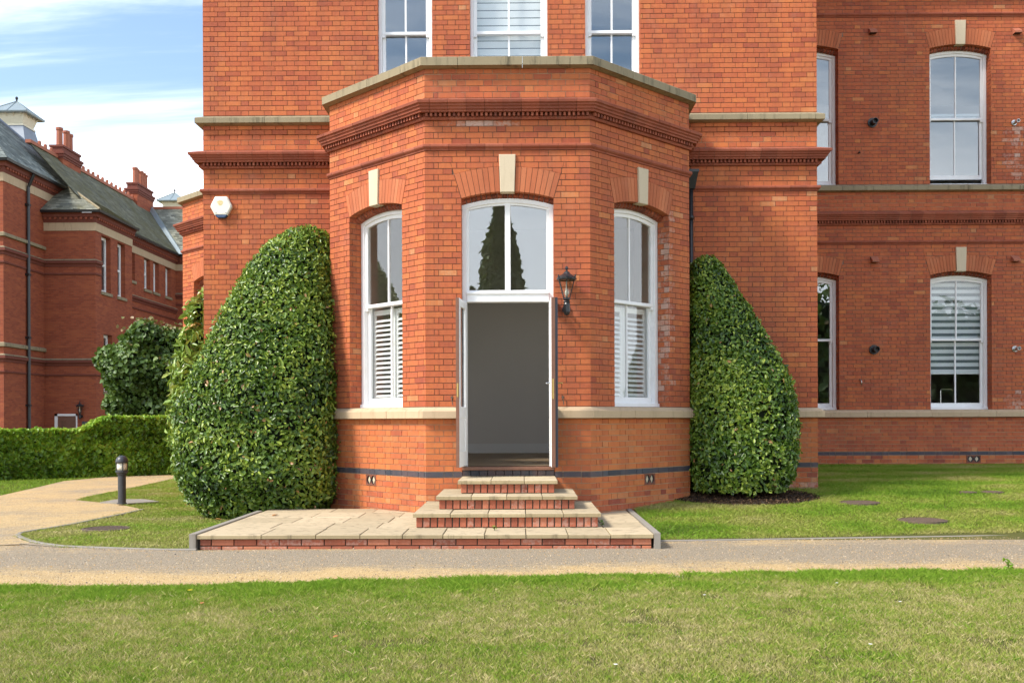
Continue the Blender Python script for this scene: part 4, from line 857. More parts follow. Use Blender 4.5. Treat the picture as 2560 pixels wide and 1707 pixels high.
def face_bricks(x0, x1, y, z0, z1, n, parent, pat='S', size=.225, j=.011):
    for r_ in range(n):
        za, zb = z0+(z1-z0)*r_/n+j/2, z0+(z1-z0)*(r_+1)/n-j/2; x = x0+.003; k = 0
        while x < x1-.02:
            l = size*(.5 if (k == 0 and r_ % 2) else 1)*random.uniform(.96, 1.03); e = min(x+l, x1-.003)
            m = MB(); d = random.uniform(-.003, .003); c = .005; f = [(x, za), (e, za), (e, zb), (x, zb)]; g = [(x+c, za+c), (e-c, za+c), (e-c, zb-c), (x+c, zb-c)]
            m.mesh([(a, y+.09, b) for a, b in f]+[(a, y+d+.004, b) for a, b in f]+[(a, y+d, b) for a, b in g], [(0,1,5,4),(1,2,6,5),(2,3,7,6),(3,0,4,7),(4,5,9,8),(5,6,10,9),(6,7,11,10),(7,4,8,11),(8,9,10,11)], random.gauss(.5, .2), random.choice([0, 0, .15, .35]))
            m.build('brick', M['stepbrick'], parent); x = e+j; k += 1
face_bricks(T0+.03, T1-.02, TY+.028, -.035, TZ-.045, 2, ter)
kb = MB()
kb.box((T0-.075, TY-.005, -.1), (T0-.005, 13.35, TZ+.012)); kb.build('edging', M['concrete'], ter)
kb = MB(); kb.box((T1+.004, TY-.01, -.1), (T1+.07, 13.62, TZ+.012)); kb.build('edging', M['concrete'], ter)
stp = thing('entrance_steps', 'three steps of sandstone slabs on brick risers rising to the open door', 'steps')
for (xa, xb, yf, zt_, ns, nb) in ((-1.239, .876, 11.25, .325, 5, 25), (-1.018, .638, 11.70, .485, 4, 19), (-.786, .418, 12.06, .645, 3, 14)):
    ex = np.linspace(xa, xb, ns+1)
    if ns == 3: yb = YF-.005
    else: yb = yf+.55
    for x0, x1 in zip(ex[:-1], ex[1:]): slab(x0+.003, x1-.003, yf, yb-.004, zt_, stp, .045)
    if ns != 3:                       # the side wings of the tread run on to the wall
        for x0, x1 in ((xa, xa+.43), (xb-.43, xb)):
            slab(x0+.003, x1-.003, yb, min(yb+.62, YF-.01), zt_, stp, .045)
            if yb+.62 < YF-.1: slab(x0+.003, x1-.003, yb+.628, YF-.01, zt_, stp, .045)
    rx0, rx1 = xa+.035, xb-.035; zb_ = zt_-.165 if ns == 5 else zt_-.16
    m = MB(); m.box((rx0+.012, yf+.045, zb_+.002), (rx1-.012, YF-.002, zt_-.0455)); m.build('riser_core', M['mortar_step'], stp)
    face_bricks(rx0, rx1, yf+.03, zb_, zt_-.042, 1, stp, size=(rx1-rx0-.003)/nb-.0125, j=.0135)

# ------------------------------------------------------------------ kerbs
def kerb(name, pts, w_, h, label, size=.9, mat=None):
    t = thing(name, label, 'kerb'); L = plen(pts); n = max(1, round(L/size))
    for i in range(n):
        m = MB(); sweep(m, pts, [(0, -.08), (0, h-.006), (-.006, h), (-w_+.006, h), (-w_, h-.006), (-w_, -.08)], L*i/n+.003, L*(i+1)/n-.003, random.uniform(-.2, .3)); m.build('kerb_stone', mat or M['concrete'], t)
cv = [PG(a, b) for a, b in ((490,1377),(400,1377),(300,1374),(220,1371),(150,1368),(105,1362),(72,1355),(47,1346),(38,1340),(46,1334),(70,1329),(110,1323),(170,1313),(240,1299),(300,1287),(352,1275))]
kerb('curved_kerb', cv[::-1], .055, .022, 'pale concrete kerb curving round the left grass island', .6)
kerb('straight_kerb', [(x, float(edge_f(x))) for x in np.arange(1.5, 12.1, .7)], .05, .02, 'straight concrete kerb between the path and the right lawn', .9)
kerb('lawn_kerb', [(x, float(edge_n(x))-.0) for x in np.arange(-7, 7.1, .5)], .04, .008, 'sunken concrete kerb along the near lawn edge, mostly overgrown', .9)
m = MB(); bp = [PG(a, b) for a, b in ((250,1259),(320,1262),(398,1257),(360,1251),(290,1252))]; m.mesh([(x, y, .03) for x, y in bp]+[(x, y, -.05) for x, y in bp], [(0,1,2,3,4)]+[(i, i+5, (i+1)%5+5, (i+1)%5) for i in range(5)]); tag(m.build('concrete_pad', M['concrete']), 'worn concrete pad under the dark bollard light', 'pad')

# ------------------------------------------------------------------ wall fixtures
def lantern(x, y, z, s, label, seg=6):   # z = bottom of the bracket tube, y = wall face
    t = thing('wall_lantern', label, 'lamp', 'wall lanterns'); yc = y-.15*s
    m = MB(); m.lathe([(.0,0),(.028*s,.015*s),(.042*s,.05*s),(.042*s,.15*s),(.036*s,.165*s),(.044*s,.18*s),(.03*s,.2*s),(.05*s,.212*s),(.05*s,.225*s)], (x, yc, z), 14)
    m.tube([(x, yc, z+.1*s), (x, y+.01, z+.1*s)], .022*s); m.lathe([(.055*s, 0), (.055*s, .02*s)], (x, y-.02*s, z+.1*s), 12, 'y'); m.build('bracket', M['black'], t)
    b0, b1, za, zb = .042*s, .112*s, z+.225*s, z+.46*s
    def ring(r, zz_): return [(x+r*math.cos(2*math.pi*(k+.5)/seg), yc+r*math.sin(2*math.pi*(k+.5)/seg), zz_) for k in range(seg)]
    lo, hi = ring(b0, za), ring(b1, zb); m = MB()
    for a, b in zip(lo, hi): m.tube([a, b], .0065*s, 5)
    for r_ in (lo, hi):
        for k in range(seg): m.tube([r_[k], r_[(k+1) % seg]], .0075*s, 5)
    m.build('cage', M['black'], t)
    for k in range(seg):
        m = MB(); m.poly([lo[k], lo[(k+1)%seg], hi[(k+1)%seg], hi[k]]); m.build('pane', M['lampglass'], t)
    m = MB(); m.lathe([(.125*s,.0),(.128*s,.02*s),(.118*s,.03*s),(.085*s,.055*s),(.045*s,.08*s),(.04*s,.092*s),(.03*s,.1*s),(.012*s,.115*s),(.01*s,.125*s),(.022*s,.14*s),(.02*s,.158*s),(.006*s,.175*s),(.0,.18*s)], (x, yc, zb), seg*2)
    o = m.build('lantern_roof', M['black'], t); m = MB()
    for p in ring(.122*s, zb+.03*s): m.hexa([(p[0]+a*.012*s, p[1]+b*.012*s, p[2]+c*.03*s) for c, w_ in ((0,1),(1,.4)) for a, b in ((-w_,-w_),(w_,-w_),(w_,w_),(-w_,w_))])
    m.build('crest', M['black'], o)
    m = MB(); m.lathe([(.014*s,0),(.016*s,.03*s),(.024*s,.05*s),(.026*s,.07*s),(.016*s,.09*s),(.01*s,.13*s),(.009*s,.21*s),(0,.215*s)], (x, yc, za+.01*s), 10); m.build('bulb', M['lampglow'], t, True)
lx, lz = PX(1417, 790, YF-.15); lantern(lx, YF, lz, 1.0, 'black hexagonal wall lantern on the bay right of the door')
# alarm box
ax, az = PX(553, 545, YW-.06); t = thing('alarm_box', 'cream shield-shaped alarm box high on the left brick wall', 'alarm box')
sh = [(-.055, 0), (.055, 0), (.095, .04), (.16, .16), (.16, .19), (.10, .31), (.085, .325), (-.085, .325), (-.10, .31), (-.16, .19), (-.16, .16), (-.095, .04)]
def shield(pts, y0, y1, sc=.86):
    k = len(pts); cz = .17; m = MB()
    q = [(a*sc, cz+(b-cz)*sc) for a, b in pts]
    m.mesh([(ax+a, y0, az+b) for a, b in pts]+[(ax+a, y1+.012, az+b) for a, b in pts]+[(ax+a, y1, az+b) for a, b in q], [(i, (i+1)%k, k+(i+1)%k, k+i) for i in range(k)]+[(k+i, k+(i+1)%k, 2*k+(i+1)%k, 2*k+i) for i in range(k)]+[tuple(range(2*k, 3*k))]); return m
up_ = [p for p in sh if p[1] >= .04]; shield(up_, YW, YW-.075).build('cover', M['alarm'], t)
shield([(-.055, 0), (.055, 0), (.094, .0385), (-.094, .0385)], YW, YW-.07, .93).build('lens', M['alarmblue'], t)
m = MB(); m.poly([(ax-.01+.045*math.cos(k*.7)*(1+.25*math.sin(k*2.1)), YW-.0765, az+.225+.04*math.sin(k*.7)) for k in range(9)]); m.build('faded_badge', M['alarmmark'], t)
for sx_ in (-1, 1):
    m = MB(); m.lathe([(.006, 0), (.006, .004)], (ax+sx_*.075, YW-.078, az+.075), 8, 'y'); m.build('screw', M['black'], t)
# flues, cowls and pipe ends on the wing
def flue(px, py, r, mat, label, out=.16):
    x, z = PX(px, py, YQ); t = thing('boiler_flue', label, 'flue', 'flues on the wing wall')
    m = MB(); m.lathe([(r, 0), (r, .02), (r*.8, .03), (r*.8, .031)], (x, YQ-.03, z), 20, 'y'); m.build('wall_plate', mat, t)
    m = MB(); m.lathe([(r*.62, 0), (r*.62, -out), (r*.5, -out), (r*.5, -out+.08), (0, -out+.08)], (x+.01, YQ-.02, z), 16, 'y'); m.build('terminal', mat, t)
flue(2180, 308, .095, M['black'], 'black round boiler flue on the wing wall beside the upper window'); flue(2184, 874, .095, M['black'], 'black round boiler flue on the wing wall beside the lower striped-blind window')
flue(2534, 308, .055, M['steel'], 'small grey vent pipe high at the right edge of the wing'); flue(2536, 872, .06, M['steel'], 'small grey vent pipe low at the right edge of the wing')
def cowl(px, py, label):
    x, z = PX(px, py, YQ); t = thing('vent_cowl', label, 'vent', 'terracotta vent cowls on the wing'); w_, h, d = .07, .125, .12; m = MB()
    m.mesh([(x-w_, YQ, z+h/2), (x+w_, YQ, z+h/2), (x+w_, YQ, z-h/2), (x-w_, YQ, z-h/2), (x-w_, YQ-d, z-h*.2), (x+w_, YQ-d, z-h*.2), (x+w_, YQ-d, z-h/2), (x-w_, YQ-d, z-h/2)], [(0,1,5,4),(4,5,6,7),(0,4,7,3),(1,2,6,5)]); m.build('hood', M['terracotta'], t)
    m = MB(); m.box((x-w_+.01, YQ-d+.012, z-h/2+.004), (x+w_-.01, YQ-.002, z-h/2+.012)); m.build('louvre', M['black'], t)
for a, b, l in ((2180, 79, 'terracotta vent cowl on the wing above the upper black flue'), (2540, 79, 'terracotta vent cowl high at the right edge of the wing'), (2185, 649, 'terracotta vent cowl on the wing above the lower black flue'), (2536, 647, 'terracotta vent cowl on the wing right of the lower keystone')): cowl(a, b, l)
x, z = PX(2149, 955, YQ); m = MB(); m.tube([(x, YQ+.02, z+.04), (x, YQ-.05, z+.04), (x+.01, YQ-.07, z+.02), (x+.012, YQ-.075, z-.06)], .014, 8); tag(m.build('overflow_pipe', M['steel'], None, True), 'thin bent overflow pipe low on the wing wall', 'pipe', 'pipe ends on the wing')
x, z = PX(2147, 382, YQ); m = MB(); m.tube([(x, YQ+.02, z), (x, YQ-.05, z), (x, YQ-.06, z-.02)], .016, 8); tag(m.build('overflow_pipe', M['black'], None, True), 'short dark pipe stub below the upper black flue', 'pipe', 'pipe ends on the wing')
# bollard light
bX, bY = PG(305, 1259, .03); t = thing('bollard_light', 'dark grey bollard light with domed cap on the gravel by the hedge', 'bollard', loc=(0,0,0)); s = .83
m = MB(); m.lathe([(.078,0),(.078,.015),(.062,.02),(.062,.56*s),(.075,.565*s),(.08,.6*s),(.098,.615*s),(.098,.645*s),(.08,.655*s)], (bX, bY, .03), 24); m.build('post', M['bollard'], t)
m = MB(); m.lathe([(.07,.655*s),(.078,.70*s),(.078,.79*s),(.07,.80*s)], (bX, bY, .03), 20); m.build('lens', M['lampglow'], t, True)
m = MB()
for k in range(4): a = k*math.pi/2+.5; m.tube([(bX+.085*math.cos(a), bY+.085*math.sin(a), .03+.64*s), (bX+.085*math.cos(a), bY+.085*math.sin(a), .03+.81*s)], .008, 6)
m.build('guard', M['bollard'], t); m = MB(); m.lathe([(.098,.80*s),(.098,.825*s),(.09,.87*s),(.07,.91*s),(.04,.935*s),(0,.945*s)], (bX, bY, .03), 24); m.build('cap', M['bollard'], t, True)
# manhole covers sunk in the lawns
def cover(px, py, z, r, label):
    x, y = PG(px, py, z); z = float(zg(x, y)); t = thing('manhole_cover', label, 'manhole cover', 'iron covers in the lawns')
    m = MB(); m.lathe([(r, -.03), (r, .018), (r*.92, .022), (r*.92, .012), (r*.9, .012)], (x, y, z), 28); m.build('rim', M['rust'], t)
    m = MB(); m.lathe([(r*.89, -.02), (r*.89, .014), (r*.86, .018), (0, .018)], (x, y, z), 28)
    for i in range(-4, 5):
        h = math.sqrt(max(0, (r*.8)**2-(i*r*.19)**2)); m.box((x+i*r*.19-.012, y-h, z+.018), (x+i*r*.19+.012, y+h, z+.023))
    m.build('lid', M['rust'], t)
cover(2149, 1284, .05, .27, 'rusty round cover in the lawn nearest the right shrub'); cover(2305, 1314, .03, .30, 'rusty round cover in the lawn close to the path at right'); cover(2420, 1206, .42, .12, 'small flat cover in the shaded lawn before the wing'); cover(2480, 1209, .4, .16, 'flat cover in the shaded lawn at the far right'); cover(265, 1323, 0, .29, 'flush iron cover in the left grass island')

# ------------------------------------------------------------------ vegetation
def unit(a): return a/np.maximum(np.linalg.norm(a, axis=1, keepdims=True), 1e-9)
def leaves(name, P, Nn, l, wd, mat, tint, parent, down=.0, tilt=.6):
    n = len(P); Nn = unit(Nn+rng.normal(0, tilt, (n, 3))); r_ = rng.normal(0, 1, (n, 3)); r_[:, 2] -= down
    ax_ = unit(r_-Nn*np.sum(r_*Nn, 1, keepdims=True)); sd = np.cross(Nn, ax_)
    l = l[:, None]; wd = wd[:, None]
    b = P-ax_*l*.5; v = np.stack([b, b+ax_*l*.3+sd*wd*.5+Nn*wd*.16, b+ax_*l*.68+sd*wd*.4+Nn*wd*.12, b+ax_*l-Nn*l*.12, b+ax_*l*.68-sd*wd*.4+Nn*wd*.12, b+ax_*l*.3-sd*wd*.5+Nn*wd*.16], 1).reshape(-1, 3)
    q = np.arange(n)*6; f = np.concatenate([np.stack([q, q+3, q+2, q+1], 1), np.stack([q, q+5, q+4, q+3], 1)])
    return npmesh(name, v, f, mat, np.repeat(np.clip(tint, 0, 1), 6), parent)
def clipped(name, label, prof, depth, yb, n, lsz, seed, group):
    """prof rows (z, x left, x right); the back of the shrub stands at yb(z), depth(z) forwards"""
    r = np.random.default_rng(seed); t = thing(name, label, 'shrub', group)
    zs, xl, xr = map(np.array, zip(*prof))
    def surf(z, th, k):
        a, b = np.interp(z, zs, xl), np.interp(z, zs, xr); cx, rx = (a+b)/2, (b-a)/2; d = depth(z); cy, ry = yb-d/2, d/2
        c, s_ = np.cos(th), np.sin(th); q_ = (np.abs(c)**2.6+np.abs(s_)**2.6)**(-1/2.6); lump = 1+.028*(vnoise(th*1.2+z*.7, z*1.4, .5, seed+3)-.5)*2
        return np.stack([cx+rx*k*lump*q_*c*.985, cy+ry*k*lump*q_*s_, z], 1), np.stack([c/np.maximum(rx, .05), s_/np.maximum(ry, .05), 0*z], 1)
    # dark core hull, painted shade showing through the leaf gaps
    m = 24; rows_ = np.linspace(zs[0], zs[-1], 22); vs = np.concatenate([surf(np.full(m, z), np.linspace(0, 2*math.pi, m, endpoint=False), .90 if z < zs[-1]-.1 else .7)[0] for z in rows_]); vs[:, 2] -= .05*(vs[:, 2] > zs[-1]-.3)
    I = np.arange(22*m).reshape(22, m); f = np.stack([I[:-1], np.roll(I, -1, 1)[:-1], np.roll(I, -1, 1)[1:], I[1:]], -1).reshape(-1, 4)
    npmesh('shade_hull', vs, f, M['core'], np.zeros(len(vs)), t)
    wgt = (xr-xl)+.6; zc = r.uniform(zs[0], zs[-1], n*3); k = r.random(n*3) < np.interp(zc, zs, wgt)/wgt.max(); zc = zc[k][:n]; n = len(zc)
    th = r.random(n)*2*math.pi; kk = 1-np.abs(r.normal(0, .042, n))+.012
    P, N0 = surf(zc, th, kk); N0 = unit(N0); slope = np.interp(zc, zs, np.gradient(-(xr-xl)/2, zs)); N0[:, 2] = np.clip(slope, -.3, 1.5)*.8+.25
    gap_ = vnoise(P[:, 0]+P[:, 1]*.7, P[:, 2], .16, seed+9)+.5*(vnoise(P[:, 0]+P[:, 1]*.7, P[:, 2], .5, seed+8)-.5); kp = r.random(n) < np.where(gap_ > .84, .4, 1.); P, N0, zc, kk = P[kp], N0[kp], zc[kp], kk[kp]; n = len(P)
    P += r.normal(0, .014, (n, 3))
    cl = vnoise(P[:, 0]*1+P[:, 1], P[:, 2], .35, seed)-.5; tint = np.clip(0.46+.52*cl+r.normal(0, .2, n)+(kk-.97)*2.0, 0, .95); tint = np.where(r.random(n) < .012, 1., tint)
    l = lsz*r.uniform(.5, 1.4, n); leaves('foliage', P, unit(N0), l, l*.5, M['laurel'], tint, t, .5, .55)
    # sprigs that break the outline
    ns = n//14; zc = zs[-1]-np.abs(r.normal(0, (zs[-1]-zs[0])*.5, ns)); zc = np.clip(zc, zs[0], zs[-1]); P, N0 = surf(zc, r.random(ns)*2*math.pi, 1.03+.05*r.random(ns)); P[:, 2] += .03*r.random(ns)
    leaves('shoots', P, unit(N0+np.array([0, 0, .6])), lsz*r.uniform(.6, 1.1, ns), lsz*r.uniform(.3, .45, ns), M['laurel'], np.clip(r.normal(.75, .15, ns), 0, .95), t, -.6, .7)
    tr = MB(); cxm = (xl[0]+xr[0])/2
    for k in range(5): tr.tube([(cxm+random.uniform(-.25, .25), yb-depth(.3)*.5+random.uniform(-.2, .2), zs[0]-.3), (cxm+random.uniform(-.4, .4), yb-depth(.3)*.5, zs[0]+.5), (cxm+random.uniform(-.3, .3), yb-depth(.3)*.5, zs[0]+1.4)], [.04, .03, .01], 6)
    tr.build('stem', M['bark'], t); return t
def pxr(rows, Y):   # rows of (x left, x right, y) in display pixels of 2352 wide
    out = []
    for a, b, y in rows: s = 2560/2352; out.append((PX(b*s, y*s, Y)[1], PX(a*s, y*s, Y)[0], PX(b*s, y*s, Y)[0]))
    return sorted(out)
lrows = pxr([(474,738,1186),(428,770,1140),(413,772,1080),(405,774,1000),(412,773,940),(428,770,900),(455,768,830),(482,764,770),(510,762,710),(540,759,640),(568,756,595),(590,752,560),(620,742,532),(650,728,518),(676,708,510)], 14.3)
zmx = lrows[-1][0]
clipped('clipped_shrub', 'large clipped evergreen shrub against the wall left of the bay', lrows, lambda z: np.interp(z, [0, .6, 2, 3.4, 4, 4.4], [1.5, 1.95, 1.75, 1.25, .9, .45]), 15.30, 40000, .070, 51, 'clipped shrubs flanking the bay')
rrows = pxr([(1590,1795,1122),(1578,1815,1090),(1575,1824,1040),(1575,1826,980),(1577,1822,930),(1580,1812,880),(1582,1783,820),(1583,1765,785),(1584,1745,748),(1585,1703,680),(1586,1683,640),(1590,1668,615),(1600,1655,597),(1618,1640,586)], 14.75)
clipped('clipped_shrub', 'smaller clipped evergreen shrub tapering against the wall right of the bay', rrows, lambda z: np.interp(z, [0, .6, 2, 3.0, 3.8], [1.1, 1.35, 1.2, .9, .45]), 15.3, 25000, .068, 77, 'clipped shrubs flanking the bay')
m = MB()                               # mulch bed under the right shrub
for k in range(1): m.mesh([(3.15+1.08*math.cos(a)*q, 14.55+.78*math.sin(a)*q, float(zg(3.15+1.08*math.cos(a)*q, 14.55+.78*math.sin(a)*q))+.012+.05*(1-q)) for q in (1, .6) for a in np.linspace(0, 2*math.pi, 24, endpoint=False)], [(i, (i+1)%24, 24+(i+1)%24, 24+i) for i in range(24)]+[tuple(range(24, 48))])
tag(m.build('mulch_bed', M['mulch']), kind='structure', label='dark bark mulch bed under the right shrub')
n = 5000; a = rng.random(n)*2*math.pi; q = np.sqrt(rng.random(n))*1.03; P = np.stack([3.15+1.08*np.cos(a)*q, 14.55+.78*np.sin(a)*q, np.zeros(n)], 1); P[:, 2] = zg(P[:, 0], P[:, 1])+.025+.05*np.clip(1-q, 0, 1)
M['chip'] = leaf_mat('bark_chips', [(0,(.02,.013,.009)), (.6,(.07,.042,.026)), (1,(.22,.13,.07))], .9, .02, .1)
tag(leaves('bark_chips', P, np.tile([0, 0, 1.], (n, 1)), rng.uniform(.02, .05, n), rng.uniform(.01, .02, n), M['chip'], rng.random(n), None, 0, .5), 'loose bark chips scattered under the right shrub', 'bark chips', kind='stuff')
# loose magnolia behind the left shrub
def blobs(name, label, cat, blobs_, n, lsz, mat, seed, trunk, tmean=.45, asp=.5, group=None, tilt=.7):
    r = np.random.default_rng(seed); t = thing(name, label, cat, group); Ps, Ns, Ts = [], [], []
    tot = sum(b[3]**2 for b in blobs_)
    for (x, y, z, rad, sq) in blobs_:
        k = max(20, int(n*rad*rad/tot)); d = unit(r.normal(0, 1, (k, 3))); rr = rad*(1-np.abs(r.normal(0, .16, k))); lump = 1+.28*(vnoise(d[:, 0]*2+x, d[:, 2]*2+d[:, 1], .45, seed)-.5)
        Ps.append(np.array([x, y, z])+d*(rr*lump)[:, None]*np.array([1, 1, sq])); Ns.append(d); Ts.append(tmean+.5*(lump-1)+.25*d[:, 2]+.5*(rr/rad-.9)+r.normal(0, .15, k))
    P = np.concatenate(Ps); Nn = np.concatenate(Ns); T = np.concatenate(Ts); l = lsz*r.uniform(.6, 1.25, len(P))
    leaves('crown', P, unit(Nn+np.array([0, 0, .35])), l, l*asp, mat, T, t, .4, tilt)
    m = MB()
    for (x, y, z, rad, sq) in blobs_: m.lathe([(0, -rad*.62*sq), (rad*.44, -rad*.44*sq), (rad*.62, 0), (rad*.44, rad*.44*sq), (0, rad*.62*sq)], (x, y, z), 10)
    tag(m.build('shade_hull', M['core'], t), kind='stuff')
    m = MB(); x, y, z0_, z1_, rad = trunk; m.tube([(x, y, z0_), (x+.05, y, (z0_+z1_)/2), (x, y, z1_)], [rad, rad*.8, rad*.4], 8)
    for (bx_, by_, bz_, br_, _) in blobs_[:6]: m.tube([(x, y, z0_+(z1_-z0_)*.4), ((x+bx_)/2, (y+by_)/2, (z0_+bz_)/2+.2), (bx_, by_, bz_)], [rad*.5, rad*.35, rad*.12], 6)
    m.build('trunk', M['bark'], t); return t
s = 2560/2352; bl = []
for dx_, dy_, rd in ((455,720,.30),(450,790,.38),(442,860,.46),(436,930,.46),(446,990,.50),(460,1060,.55),(465,780,.3),(472,690,.22),(418,900,.2),(412,960,.2),(425,830,.18)):
    X_, Z_ = PX(dx_*s+12, dy_*s, 17.2); bl.append((X_, 17.2, Z_, rd, 1.05))
blobs('magnolia_shrub', 'loose glossy yellow-green shrub peeping out behind the large left shrub', 'shrub', bl, 3600, .19, M['magnolia'], 5, (bl[5][0], 17.3, -.1, 2.0, .06), .5, .36)
# round maple beyond the hedge
bl = []
for dx_, dy_, rd in ((318,850,1.25),(275,830,.75),(365,800,.95),(300,790,.7),(340,900,.95),(280,890,.7),(395,860,.9),(345,775,.7),(400,790,.7),(410,920,.9),(330,945,.9),(385,945,.9),(285,930,.7)):
    X_, Z_ = PX(dx_*s, dy_*s, 33.5); bl.append((X_, 33.5+random.uniform(-.5, .5), Z_, rd*.8, .95))
mt = blobs('maple_tree', 'dense round-headed maple with bronze tips beyond the hedge', 'tree', bl, 13000, .17, M['maple'], 8, (bl[0][0], 33.6, -.9, 3.0, .12), .4, .85)
r = np.random.default_rng(3); P = []
for b in bl: k = 30; P.append(np.array(b[:3])+np.stack([r.normal(0, b[3]*.5, k), r.normal(0, b[3]*.4, k), b[3]*(.88+.22*r.random(k))], 1))
P = np.concatenate(P); P = P[P[:, 2] > 4.3]; tag(leaves('bronze_shoots', P, np.tile([0, -.3, 1.], (len(P), 1)), np.full(len(P), .15), np.full(len(P), .11), M['maple'], np.clip(r.normal(.97, .05, len(P)), 0, 1), mt, -.5, .7), kind='stuff')
# clipped hedge with a step in its top
hA, hB = PG(-420, 1216, -.0), PG(560, 1183, 0.); hp = Panel(hA, hB); t = thing('clipped_hedge', 'long clipped green hedge with a stepped top behind the gravel branch', 'hedge')
us = [0.0]; xs_ = lambda px: (PG(px, 1195, 0.)[0]-hA[0])/(hB[0]-hA[0])*hp.L
u_s0, u_s1 = xs_(200), xs_(262)
def htop(u): return 1.15+.31*sm(u, u_s0, u_s1)
HD = 1.0; r = np.random.default_rng(9); n = 14000
u = r.uniform(0, hp.L, n); z = r.random(n)*htop(u); P1 = np.array([hp.P(a, b, 0) for a, b in zip(u, z)]); off = np.abs(r.normal(0, .05, n))+.07*(vnoise(u, z, .22, 3)-.35)
P1 -= np.array(hp.n)[None]*off[:, None]*1.0; N1 = np.tile(np.array(hp.n)+np.array([0, 0, .35]), (n, 1))
n2 = 6500; u2 = r.uniform(0, hp.L, n2); d2 = r.random(n2)*HD; P2 = np.array([hp.P(a, 0, -b) for a, b in zip(u2, d2)]); P2[:, 2] = htop(u2)-.03+r.normal(0, .022, n2); N2 = np.tile([0, 0, 1.], (n2, 1))
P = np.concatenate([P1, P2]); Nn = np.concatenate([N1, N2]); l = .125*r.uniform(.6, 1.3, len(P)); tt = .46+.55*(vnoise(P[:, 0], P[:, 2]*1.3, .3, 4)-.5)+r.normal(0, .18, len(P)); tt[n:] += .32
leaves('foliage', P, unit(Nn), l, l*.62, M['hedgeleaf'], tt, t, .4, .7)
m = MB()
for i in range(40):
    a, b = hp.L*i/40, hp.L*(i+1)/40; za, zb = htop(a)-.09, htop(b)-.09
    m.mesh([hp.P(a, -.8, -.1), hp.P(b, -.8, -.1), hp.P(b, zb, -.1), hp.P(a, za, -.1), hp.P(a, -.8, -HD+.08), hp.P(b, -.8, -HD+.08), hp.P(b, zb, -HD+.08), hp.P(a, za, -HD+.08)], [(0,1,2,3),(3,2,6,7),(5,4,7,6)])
m.build('shade_hull', M['core'], t)
# fallen leaves, flowers and a weed
def small_leaf(px, py, z, sz, label, mat='deadleaf'):
    x, y = PG(px, py, z); m = MB(); a = random.random()*6; c, s_ = math.cos(a), math.sin(a)
    pts = [(-.5,0,.004),(-.2,.28,.02),(.25,.24,.03),(.55,0,.012),(.25,-.24,.035),(-.2,-.28,.024)]; p = [(x+(u*c-v*s_)*sz, y+(u*s_+v*c)*sz, z+w_*sz*5) for u, v, w_ in pts]
    m.mesh(p+[(a_, b_, c_-.002) for a_, b_, c_ in p], [(0,1,2,3),(0,3,4,5),(9,8,7,6),(11,10,9,6)]); tag(m.build('fallen_leaf', M[mat]), label, 'leaf', 'fallen leaves')
small_leaf(687, 1288, TZ+.003, .10, 'orange fallen leaf on the terrace slabs below the large shrub'); small_leaf(546, 1298, .03, .09, 'brown fallen leaf in the grass at the foot of the large shrub'); small_leaf(468, 1262, .03, .09, 'brown fallen leaf in the grass left of the large shrub'); small_leaf(505, 1507, .03, .05, 'tan fallen leaf in the foreground lawn near the dandelion'); small_leaf(840, 1591, .03, .05, 'tan fallen leaf in the middle of the foreground lawn')
def flower(px, py, label, mat, r_):
    x, y = PG(px, py, .04); t = thing('lawn_flower', label, 'flower', 'flowers in the foreground lawn'); m = MB(); m.tube([(x, y, 0), (x+.004, y, .045)], .0018, 5); m.build('stalk', M['grassblade'], t); m = MB()
    for k in range(10): a = k*.628; m.poly([(x, y, .047), (x+r_*math.cos(a-.25), y+r_*math.sin(a-.25), .052), (x+r_*1.1*math.cos(a), y+r_*1.1*math.sin(a), .05), (x+r_*math.cos(a+.25), y+r_*math.sin(a+.25), .052)])
    m.build('petals', mat, t)
flower(475, 1477, 'yellow dandelion flower in the grass by the path', M['yellow'], .018)
for a, b, l in ((1539,1664,'white daisy right of centre near the bottom of the lawn'),(2092,1459,'white daisy at the lawn edge by the right part of the path'),(2176,1613,'white daisy in the right foreground lawn'),(1761,1489,'white daisy near the path edge right of the steps'),(2250,1506,'white daisy in the lawn at far right')): flower(a, b, l, M['white'], .010)
def weed(px, py, z, h, label):
    x, y = PG(px, py, z); k = 14; P = np.stack([x+rng.normal(0, h*.25, k), y+rng.normal(0, h*.15, k), z+rng.random(k)*h], 1); t = thing('weed', label, 'weed', 'small weeds'); m = MB(); m.tube([(x, y, z-.02), (x, y, z+h*.8)], .004, 5); m.build('stalk', M['hedgeleaf'], t); leaves('leaf_cluster', P, np.tile([0, -.4, 1.], (k, 1)), np.full(k, h*.55), np.full(k, h*.28), M['hedgeleaf'], np.full(k, .5), t, -.3, .6)
weed(1236, 1325, TZ+.002, .05, 'tiny weed in the slab joint before the steps'); weed(2520, 1425, .0, .10, 'young weed at the gravel edge far right'); weed(1873, 1250, .22, .12, 'young green weed in the mulch at the foot of the right shrub'); weed(1505, 1310, TZ, .05, 'tiny weed beside the right end of the lowest step')
